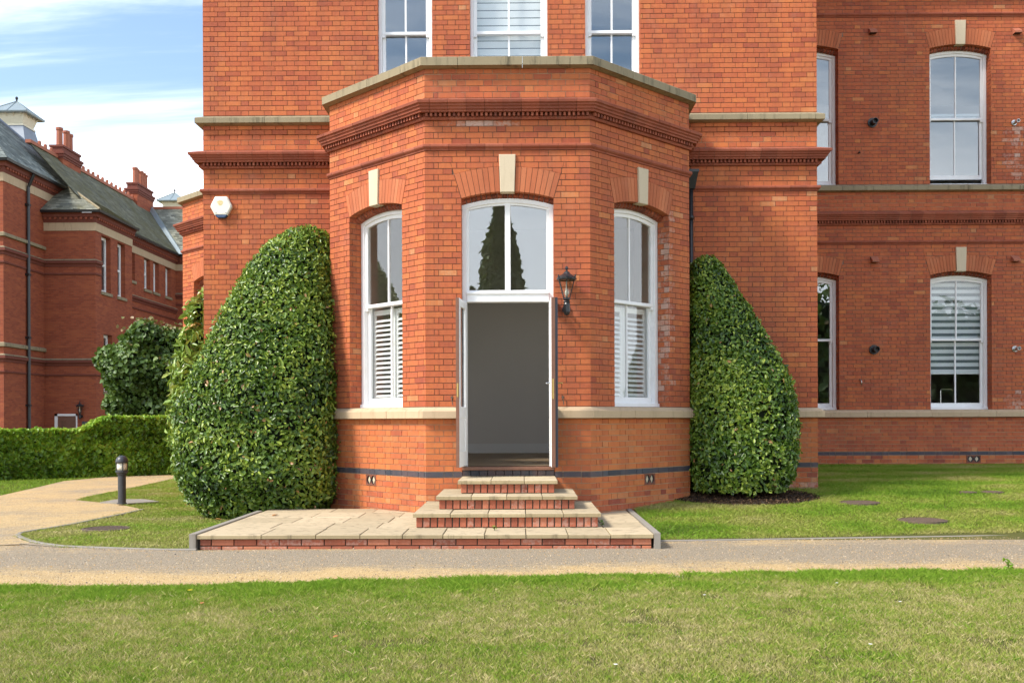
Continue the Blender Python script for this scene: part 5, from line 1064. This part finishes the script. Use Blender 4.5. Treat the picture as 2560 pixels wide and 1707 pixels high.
# conifers standing behind the photographer, seen mirrored in the glass
def conifer(x, y, h, rad, seed, label):
    r = np.random.default_rng(seed); t = thing('conifer_tree', label, 'tree', 'trees mirrored in the windows'); n = 9000; z = r.random(n)**.8*h; rr = rad*np.interp(z/h, [0, .08, .5, .75, .9, 1], [.75, 1, .95, .62, .28, .02])*(1.1-np.abs(r.normal(0, .35, n))); a = r.random(n)*2*math.pi; rr *= 1+.9*(vnoise(a*1.3, z, .7, seed)-.5)
    P = np.stack([x+rr*np.cos(a), y+rr*np.sin(a), z+.3], 1); leaves('crown', P, unit(np.stack([np.cos(a), np.sin(a), 0*a+.4], 1)), np.full(n, .42), np.full(n, .16), M['conifer'], r.random(n), t, -.8, .5)
    m = MB(); m.tube([(x, y, -.2), (x, y, h*.9)], [.2, .04], 8); m.lathe([(rad*.4, .5), (rad*.45, h*.4), (rad*.2, h*.7), (0, h*.85)], (x, y, 0), 10); m.build('trunk', M['bark'], t)
conifer(-.88, -14, 9.9, .95, 1, 'tall columnar conifer mirrored in the fanlight over the door'); conifer(-2.2, -17, 6.6, .8, 2, 'shorter conifer mirrored at the left edge of the fanlight')
for i, (x, y, h, rd) in enumerate(((14.5,-10,7.0,3.6),(22,-11,7.5,4.0),(28.5,-9,7.,3.8))):
    bl = [(x+random.uniform(-1.8,1.8), y+random.uniform(-1.5,1.5), h*random.uniform(.25,.9), rd*random.uniform(.5,.7), .9) for _ in range(9)]
    blobs('broadleaf_tree', ['broad green tree mirrored in the wing ground floor window','second broad tree mirrored in the wing, nearest the right','third broad tree mirrored in the wing, farthest right'][i], 'tree', bl, 3500, .45, M['maple'], 40+i, (x, y, -.2, h*.6, .25), .5, .7, 'trees mirrored in the windows')

# ------------------------------------------------------------------ neighbouring brick building at left
nb = thing('neighbouring_building', 'tall red brick building with mossy slate roofs and chimneys beyond the hedge', 'building')
XA, XB, XC = -21.3, -19.0, -19.6; YB = 44.5
def slates(name, a, b, c, d, mat, parent, w_=.27, h=.19):
    """slates over the quad a b (eave) c d (ridge); joined because they are thousands"""
    a, b, c, d = map(Vector, (a, b, c, d)); m = MB(); nrow = int(max((d-a).length, (c-b).length)/h); nn = (b-a).cross(d-a).normalized()
    if nn.z < 0: nn = -nn
    m.poly([a-nn*.03, b-nn*.03, c-nn*.03, d-nn*.03], .2)
    for i in range(nrow):
        t0, t1 = i/nrow, (i+1.25)/nrow; t1 = min(t1, 1)
        p0, p1, q0, q1 = a+(d-a)*t0, b+(c-b)*t0, a+(d-a)*t1, b+(c-b)*t1; L = (p1-p0).length; nc = max(1, int(L/w_)); o = .5 if i % 2 else 0.
        for k in range(nc+1):
            s0, s1 = max(0, (k-o)/nc)+.008/max(L,.1), min(1, (k+1-o)/nc)
            if s1-s0 < .01/max(L,.1)*2: continue
            li = .012+random.uniform(0, .012); e = [p0+(p1-p0)*s0+nn*li, p0+(p1-p0)*s1+nn*li, q0+(q1-q0)*s1-nn*.004, q0+(q1-q0)*s0-nn*.004]
            f = [x-nn*.012 for x in e[:2]]; m.mesh(e+f, [(0,1,2,3),(4,5,1,0)], min(1, max(0, random.gauss(.5, .2))))
    return tag(m.build(name, mat, parent), kind='stuff')
def slate_mat(name, stops, moss):
    m, nt, b = newmat(name); p = pos(nt); n1 = tex(nt, 'ShaderNodeTexNoise', .7, p, Detail=6, Roughness=.7); n2 = tex(nt, 'ShaderNodeTexNoise', 9, p, Detail=4, Roughness=.7)
    c = ramp(nt, stops, mth(nt, 'ADD', attr(nt, 'tint'), mth(nt, 'MULTIPLY', mth(nt, 'SUBTRACT', n2.outputs['Fac'], .5), .5)))
    k = N(nt, 'ShaderNodeMapRange', interpolation_type='SMOOTHSTEP'); k.inputs['From Min'].default_value = .62-moss*.3; k.inputs['From Max'].default_value = .78-moss*.15; nt.links.new(mth(nt, 'ADD', mth(nt, 'MULTIPLY', n1.outputs['Fac'], .75), mth(nt, 'MULTIPLY', n2.outputs['Fac'], .25)), k.inputs['Value'])
    c = mixc(nt, mth(nt, 'MULTIPLY', k.outputs[0], .85), c, (.14,.125,.045)); nt.links.new(c, b.inputs['Base Color']); b.inputs['Roughness'].default_value = .75; b.inputs['Specular IOR Level'].default_value = .3; return m
M['slate'] = slate_mat('slate_grey', [(0,(.09,.105,.10)), (.5,(.19,.215,.20)), (1,(.32,.35,.31))], .2); M['slatemoss'] = slate_mat('slate_mossy', [(0,(.10,.10,.08)), (.5,(.19,.185,.125)), (1,(.29,.28,.20))], .8)
M['slatepale'] = slate_mat('slate_lichen', [(0,(.10,.105,.085)), (.5,(.24,.24,.185)), (1,(.42,.42,.33))], .45)
def block(x0, x1, y0, y1, z1, z0=-1.2):
    m = MB(); m.box((x0, y0, z0), (x1, y1, z1)); return m.build('wall', M['faux'], nb)
def band(name, path, prof, mat): m = MB(); sweep(m, path, prof); return m.build(name, mat, nb)
def strings(path, eave, up=None, dz=0.):
    full = path
    for z, h, pr in ((8.22+dz, .30, .12), (7.85+dz, .1, .05), (3.80, .30, .12), (3.35, .1, .05)):
        path = up if (up and z > 6) else full
        band('string_course', path, [(-.02, z), (.03, z), (.05, z+h*.35), (pr, z+h*.5), (pr, z+h*.85), (-.02, z+h)], M['moulded'])
        if h > .2:
            m = MB(); sweep(m, path, [(-.02, z+h), (pr-.02, z+h*.86+.012), (pr-.02, z+h*.86+.03), (-.02, z+h+.05)]); m.build('weathering', M['coping'], nb)
    path = full
    band('frieze', path, [(-.02, eave-.78), (.03, eave-.78), (.03, eave-.42), (-.02, eave-.42)], M['stone'])
    band('eaves_cornice', path, [(-.02, eave-.42), (.05, eave-.42), (.08, eave-.3), (.08, eave-.2), (.16, eave-.19), (.18, eave-.08), (.26, eave-.02), (-.02, eave)], M['moulded'])
    m = MB()
    for a, b in zip(path[:-1], path[1:]):
        pn_ = Panel(a, b); k = int(pn_.L/.22)
        for i in range(k): u = (i+.5)*pn_.L/k; m.hexa([pn_.P(u+x, zq, q) for zq in (eave-.29, eave-.2) for x, q in ((-.055,.05),(-.055,.15),(.055,.15),(.055,.05))], .5)
    tag(m.build('dentils', M['moulded'], nb), kind='stuff')
    g = MB(); sweep(g, path, [(.24, eave-.01), (.36, eave-.01), (.38, eave+.09), (.24, eave+.09)]); g.build('gutter', M['black'], nb)
# block A with its hipped roof
block(-34, XA, 41.0, 48.3, 12.0); pa = [(-30, 41.0), (XA, 41.0), (XA, 48.3)]; strings(pa, 12.0)
band('string_stone', pa, [(-.02, 8.95), (.1, 8.97), (.1, 9.1), (-.02, 9.15)], M['coping']); band('string_stone', pa, [(-.02, 4.42), (.1, 4.44), (.1, 4.57), (-.02, 4.62)], M['coping'])
ex, ya, yb_, ez, hp_ = XA+.38, 40.6, 48.7, 12.08, 4.05
slates('roof_slates', (ex, ya, ez), (ex, yb_, ez), (ex-hp_, yb_-hp_, ez+hp_), (ex-hp_, ya+hp_, ez+hp_), M['slate'], nb); slates('roof_slates', (ex, yb_, ez), (-34, yb_, ez), (-34, yb_-hp_, ez+hp_), (ex-hp_, yb_-hp_, ez+hp_), M['slate'], nb)
slates('roof_slates', (-34, ya, ez), (ex, ya, ez), (ex-hp_, ya+hp_, ez+hp_), (-34, ya+hp_, ez+hp_), M['slate'], nb)
m = MB(); m.tube([(ex, yb_, ez+.05), (ex-hp_, yb_-hp_, ez+hp_+.05)], .09, 6); m.build('hip_tile', M['lead'], nb)
# bay B with its small hip
def wallp(a, b, wins, z0=-1.2, z1=10.6):
    pn_ = Panel(a, b); oo = [Op((y0+y1)/2-a[1], y1-y0, za, zb, .002) for y0, y1, za, zb in wins]; cols = sorted({0., pn_.L}|{o_.u0 for o_ in oo}|{o_.u1 for o_ in oo}); m = MB()
    for u0, u1 in zip(cols[:-1], cols[1:]):
        mid = (u0+u1)/2; zz_ = z0
        for o_ in sorted([o_ for o_ in oo if o_.u0 < mid < o_.u1], key=lambda q: q.z0): m.poly([pn_.P(u0, zz_), pn_.P(u1, zz_), pn_.P(u1, o_.z0), pn_.P(u0, o_.z0)]); zz_ = o_.zs
        m.poly([pn_.P(u0, zz_), pn_.P(u1, zz_), pn_.P(u1, z1), pn_.P(u0, z1)])
    m.build('wall', M['faux'], nb); d = -.26
    for o_ in oo:
        m = MB()
        for u in (o_.u0, o_.u1): m.poly([pn_.P(u, o_.z0), pn_.P(u, o_.z0, d-.02), pn_.P(u, o_.zs, d-.02), pn_.P(u, o_.zs)])
        for z in (o_.z0, o_.zs): m.poly([pn_.P(o_.u0, z), pn_.P(o_.u1, z), pn_.P(o_.u1, z, d-.02), pn_.P(o_.u0, z, d-.02)])
        w_ = m.build('window', M['faux'], nb); m = MB(); zm_ = (o_.z0+o_.zs)/2
        for u0, u1, za, zb in ((o_.u0, o_.u0+.13, o_.z0, o_.zs), (o_.u1-.13, o_.u1, o_.z0, o_.zs), (o_.u0+.13, o_.u1-.13, o_.zs-.13, o_.zs), (o_.u0+.13, o_.u1-.13, zm_-.05, zm_+.05), (o_.u0+.13, o_.u1-.13, o_.z0, o_.z0+.13)): bar(m, pn_, u0+.0005, u1-.0005, za+.0005, zb-.0005, d+.05, d)
        m.build('frame', M['white'], w_); m = MB(); m.poly([pn_.P(o_.u0, o_.z0, d-.01), pn_.P(o_.u1, o_.z0, d-.01), pn_.P(o_.u1, o_.zs, d-.01), pn_.P(o_.u0, o_.zs, d-.01)]); m.build('void', M['black'], w_)
        m = MB(); head(m, pn_, o_.u0+.12, o_.u1-.12, lambda u: o_.zs-.12, lambda u: o_.z0+.12, d+.02, d+.014, 1); m.build('pane', M['glass'], w_)
        m = MB(); bar(m, pn_, o_.u0-.08, o_.u1+.08, o_.z0-.14, o_.z0-.002, .07, -.1); m.build('sill', M['coping'], w_)
wallp((XB, YB), (XB, 48.7), [(45.15,46.15,7.2,9.75),(46.95,47.85,7.2,9.75),(45.35,46.3,2.7,5.3),(47.0,47.85,2.7,5.2)])
m = MB(); m.poly([(XA-.5, YB, -1.2), (XB, YB, -1.2), (XB, YB, 10.6), (XA-.5, YB, 10.6)]); m.poly([(XB, 48.7, -1.2), (XA-.5, 48.7, -1.2), (XA-.5, 48.7, 10.6), (XB, 48.7, 10.6)]); m.build('wall', M['faux'], nb)
pb = [(XA, YB), (XB, YB), (XB, 48.7)]; strings(pb, 10.6, [(XA, YB), (XB, YB), (XB, 45.05)])
e2, z2 = XB+.36, 10.68; top = (XA+.1, YB+1.9, 12.2)
slates('roof_slates', (XA-.0, YB-.36, z2), (e2, YB-.36, z2), (XA+.35, YB+1.7, 12.15), (XA, YB+1.7, 12.15), M['slatepale'], nb); slates('roof_slates', (e2, YB-.36, z2), (e2, 48.9, z2), (XA+.35, 48.9, 12.15), (XA+.35, YB+1.7, 12.15), M['slatemoss'], nb)
m = MB(); m.tube([(e2, YB-.36, z2+.03), (XA+.35, YB+1.7, 12.19)], .055, 6); m.build('hip_tile', M['coping'], nb)
# range C and the cross range D
wallp((XC, 48.7), (XC, 56.6), [(50.1,50.6,8.4,9.8),(51.85,52.7,8.2,9.8),(53.15,53.95,8.2,9.8),(54.95,55.8,8.2,9.8),(50.4,51.2,4.4,6.2),(52.4,53.2,4.4,6.2),(54.6,55.4,4.4,6.2)]); pc_ = [(XC, 48.72), (XC, 56.6)]; strings(pc_, 10.6, None, -.85)
block(XC-.3, -6, 56.6, 62, 10.6); pd = [(XC, 56.6), (-6, 56.6)]; strings(pd, 10.6)
ec, rx_, rz_ = XC+.34, -22.25, 13.95
slates('roof_slates', (ec, 45.0, 10.66), (ec, 56.3, 10.66), (rx_, 59.7, rz_), (rx_, 45.0, rz_), M['slatemoss'], nb)
slates('roof_slates', (ec, 56.3, 10.66), (-6, 56.3, 10.66), (-6, 59.5, rz_), (rx_+.3, 59.5, rz_), M['slatepale'], nb)
m = MB(); m.hexa([(ec-.1, 56.2, 10.70), (ec+.2, 56.15, 10.70), (ec+.2, 56.4, 10.70), (ec, 56.5, 10.70), (rx_, 59.3, rz_+.08), (rx_+.3, 59.25, rz_+.08), (rx_+.3, 59.5, rz_+.08), (rx_+.1, 59.6, rz_+.08)]); m.build('valley_flashing', M['zinc'], nb)
m = MB(); m.box((rx_-.12, 45, rz_-.05), (rx_+.12, 59.6, rz_+.1)); rt = m.build('ridge', M['terracotta'], nb)
for i in range(24):
    m = MB(); y = 46+i*.58; m.box((rx_-.05, y, rz_+.1), (rx_+.05, y+.16, rz_+.24)); m.lathe([(.06,.0),(.09,.06),(.05,.12)], (rx_, y+.08, rz_+.2), 6); m.build('crest_tile', M['terracotta'], rt)
m = MB(); m.box((rx_, 59.4, rz_-.05), (-6, 59.65, rz_+.1)); m.build('ridge', M['terracotta'], nb)
# door, plaque, lamp, downpipe on bay B and block A
x0, _ = PX(138, 1060, YB); x1, zt_ = PX(194, 1034, YB); m = MB(); m.box((x0, YB-.06, -1), (x0+.13, YB+.02, zt_)); m.box((x1-.05, YB-.06, -1), (x1, YB+.02, zt_)); m.box((x0, YB-.06, zt_-.1), (x1, YB+.02, zt_)); o = m.build('door', M['white'], nb)
m = MB(); m.box((x0+.13, YB-.03, -1), (x1-.05, YB+.01, zt_-.1)); m.build('leaf', M['timber'], o)
for k in range(2):
    m = MB(); q = x0+.28+k*.42; m.box((q, YB-.04, .4), (q+.22, YB-.02, zt_-.3)); m.build('pane', M['glass'], o)
xp, zp = PX(206, 1075, YB); xq, zq = PX(230, 1053, YB); m = MB(); m.box((xp, YB-.05, zp), (xq, YB, zq)); tag(m.build('name_plaque', M['bollard']), 'dark plaque on the far brick wall beside its door', 'plaque')
lx2, lz2 = PX(199, 1042, YB-.2); lantern(lx2, YB, lz2-.1, 1.25, 'black wall lantern beside the door of the far building')
yd = 21.3/((1307-61)/2510); m = MB(); m.tube([(XA+.1, yd, -1), (XA+.1, yd, 11.4), (XA+.34, yd, 11.95)], .07, 8)
for z in (2, 4.9, 7.6, 10.6): m.box((XA, yd-.12, z), (XA+.16, yd+.12, z+.08))
m.build('downpipe', M['black'], nb)
# chimneys
def chimney(yc, zcap, npots, label, dpt=1.7):
    m = MB(); x, w_ = rx_, .31; m.box((x-w_, yc-.25, 12.6), (x+w_, yc+dpt, zcap-.35)); o = m.build('chimney', M['faux'], nb); m = MB()
    for z, p, h in ((zcap-.45, .03, .1), (zcap-.35, .07, .12), (zcap-.23, .11, .1), (zcap+.1, .03, .1)): m.box((x-w_-p, yc-.25-p, z), (x+w_+p, yc+dpt+p, z+h))
    m.box((x-w_+.02, yc-.23, zcap-.13), (x+w_-.02, yc+dpt-.02, zcap+.1)); m.build('chimney_cap', M['moulded'], o)
    for k in range(npots):
        y = yc+dpt*(k+.3)/npots; m = MB(); m.lathe([(.17, 0), (.15, .1), (.14, .75), (.17, .8), (.17, .9), (.12, .92), (.12, .6)], (x+random.uniform(-.06,.06), y, zcap+.22), 10); m.build('chimney_pot', M['terracotta'], o)
chimney(48.0, 14.35, 3, ''); chimney(57.3, 14.75, 5, '', 2.2)
# ventilation turrets
def turret(x, y, z, s, base):
    m = MB(); r4 = lambda h, zz_: [(x+a*h, y+b*h, zz_) for a, b in ((-1,-1),(1,-1),(1,1),(-1,1))]
    m.hexa(r4(1.32*s, base)+r4(.80*s, z-.82*s)); o = m.build('turret', M['lead'], nb)
    m = MB(); m.hexa(r4(.84*s, z-.82*s)+r4(.80*s, z-.70*s)); m.hexa(r4(.72*s, z-.70*s)+r4(.92*s, z-.06*s)); m.build('louvre_box', M['cream'], o); m = MB()
    for k in range(4):
        for u in (-.8, -.27, .27, .8):
            c, s_ = ((1,0),(0,1),(-1,0),(0,-1))[k]; t = lambda f, e: (x+(c*f-s_*u*e)*s, y+(s_*f+c*u*e)*s)
            (ax_, ay_), (bx_, by_) = t(.6, .58), t(1.02, .98); m.tube([(ax_, ay_, z-.68*s), ((ax_*.7+bx_*.3), (ay_*.7+by_*.3), z-.35*s), (bx_, by_, z-.03*s)], .045*s, 4)
    m.build('bracket', M['cream'], o)
    m = MB(); e = r4(1.22*s, z-.06*s)+r4(1.25*s, z+.02*s); m.hexa(e); m.mesh(r4(1.25*s, z+.02*s)+[(x, y, z+.95*s)], [(0,1,4),(1,2,4),(2,3,4),(3,0,4)]); rf = m.build('turret_roof', M['zinc'], o); m = MB()
    for k in range(4):
        p = r4(1.25*s, z+.03*s); m.tube([p[k], (x, y, z+.97*s)], .035*s, 4); q = [(p[k][i]+p[(k+1)%4][i])/2 for i in range(3)]; m.tube([q, (x, y, z+.97*s)], .025*s, 4)
    m.build('standing_seam', M['zinc'], rf); m = MB(); m.lathe([(.07*s,.92*s),(.05*s,1.05*s),(.09*s,1.12*s),(.1*s,1.18*s),(.05*s,1.26*s),(0,1.27*s)], (x, y, z), 8); m.build('finial', M['black'], rf)
tx, tz = PX(42, 296, 50.); turret(tx, 50., tz+.1, .77, 14.2); tx, tz = PX(437, 508, 75.); turret(tx, 75., tz, .82, 12.)
m = MB(); m.box((-34, 48.3, -1), (XA-3, 56, 12)); m.build('wall', M['faux'], nb)

# loose pebbles on the path
n = 22000; X = rng.uniform(-9, 9, n); en = edge_n(X); ef = edge_f(X); q = rng.random(n)**3.2; q = np.where(rng.random(n) < .08, 1-.06*rng.random(n), q); Y = en+.02+(ef-en-.05)*q
X2, Y2 = scatter(9000, -9.5, -4.8, 11, 24); k = pip(X2, Y2, side); X = np.concatenate([X, X2[k]]); Y = np.concatenate([Y, Y2[k]]); n = len(X)
r_ = rng.uniform(.003, .0075, n)*np.where(rng.random(n) < .02, 1.7, 1); a = rng.random(n)*6.28; P0 = np.stack([X, Y, np.full(n, .012)], 1)
ring = [np.stack([X+r_*np.cos(a+k*1.571)*(.8 if k % 2 else 1.1), Y+r_*np.sin(a+k*1.571)*(.8 if k % 2 else 1.1), np.full(n, .009)], 1) for k in range(4)]
v = np.stack(ring+[P0+np.stack([0*r_, 0*r_, r_*.75], 1)], 1).reshape(-1, 3); q = np.arange(n)*5; f = np.concatenate([np.stack([q+k, q+(k+1) % 4, q+4], 1) for k in range(4)])
M['pebble'] = leaf_mat('pebble', [(0,(.06,.05,.045)), (.12,(.22,.18,.15)), (.3,(.36,.23,.10)), (.7,(.50,.34,.16)), (1,(.60,.50,.37))], .9, .01, .15)
tag(npmesh('gravel', v, f, M['pebble'], np.repeat(rng.random(n), 5)), 'loose golden and grey pebbles strewn over the path', 'gravel', kind='stuff')
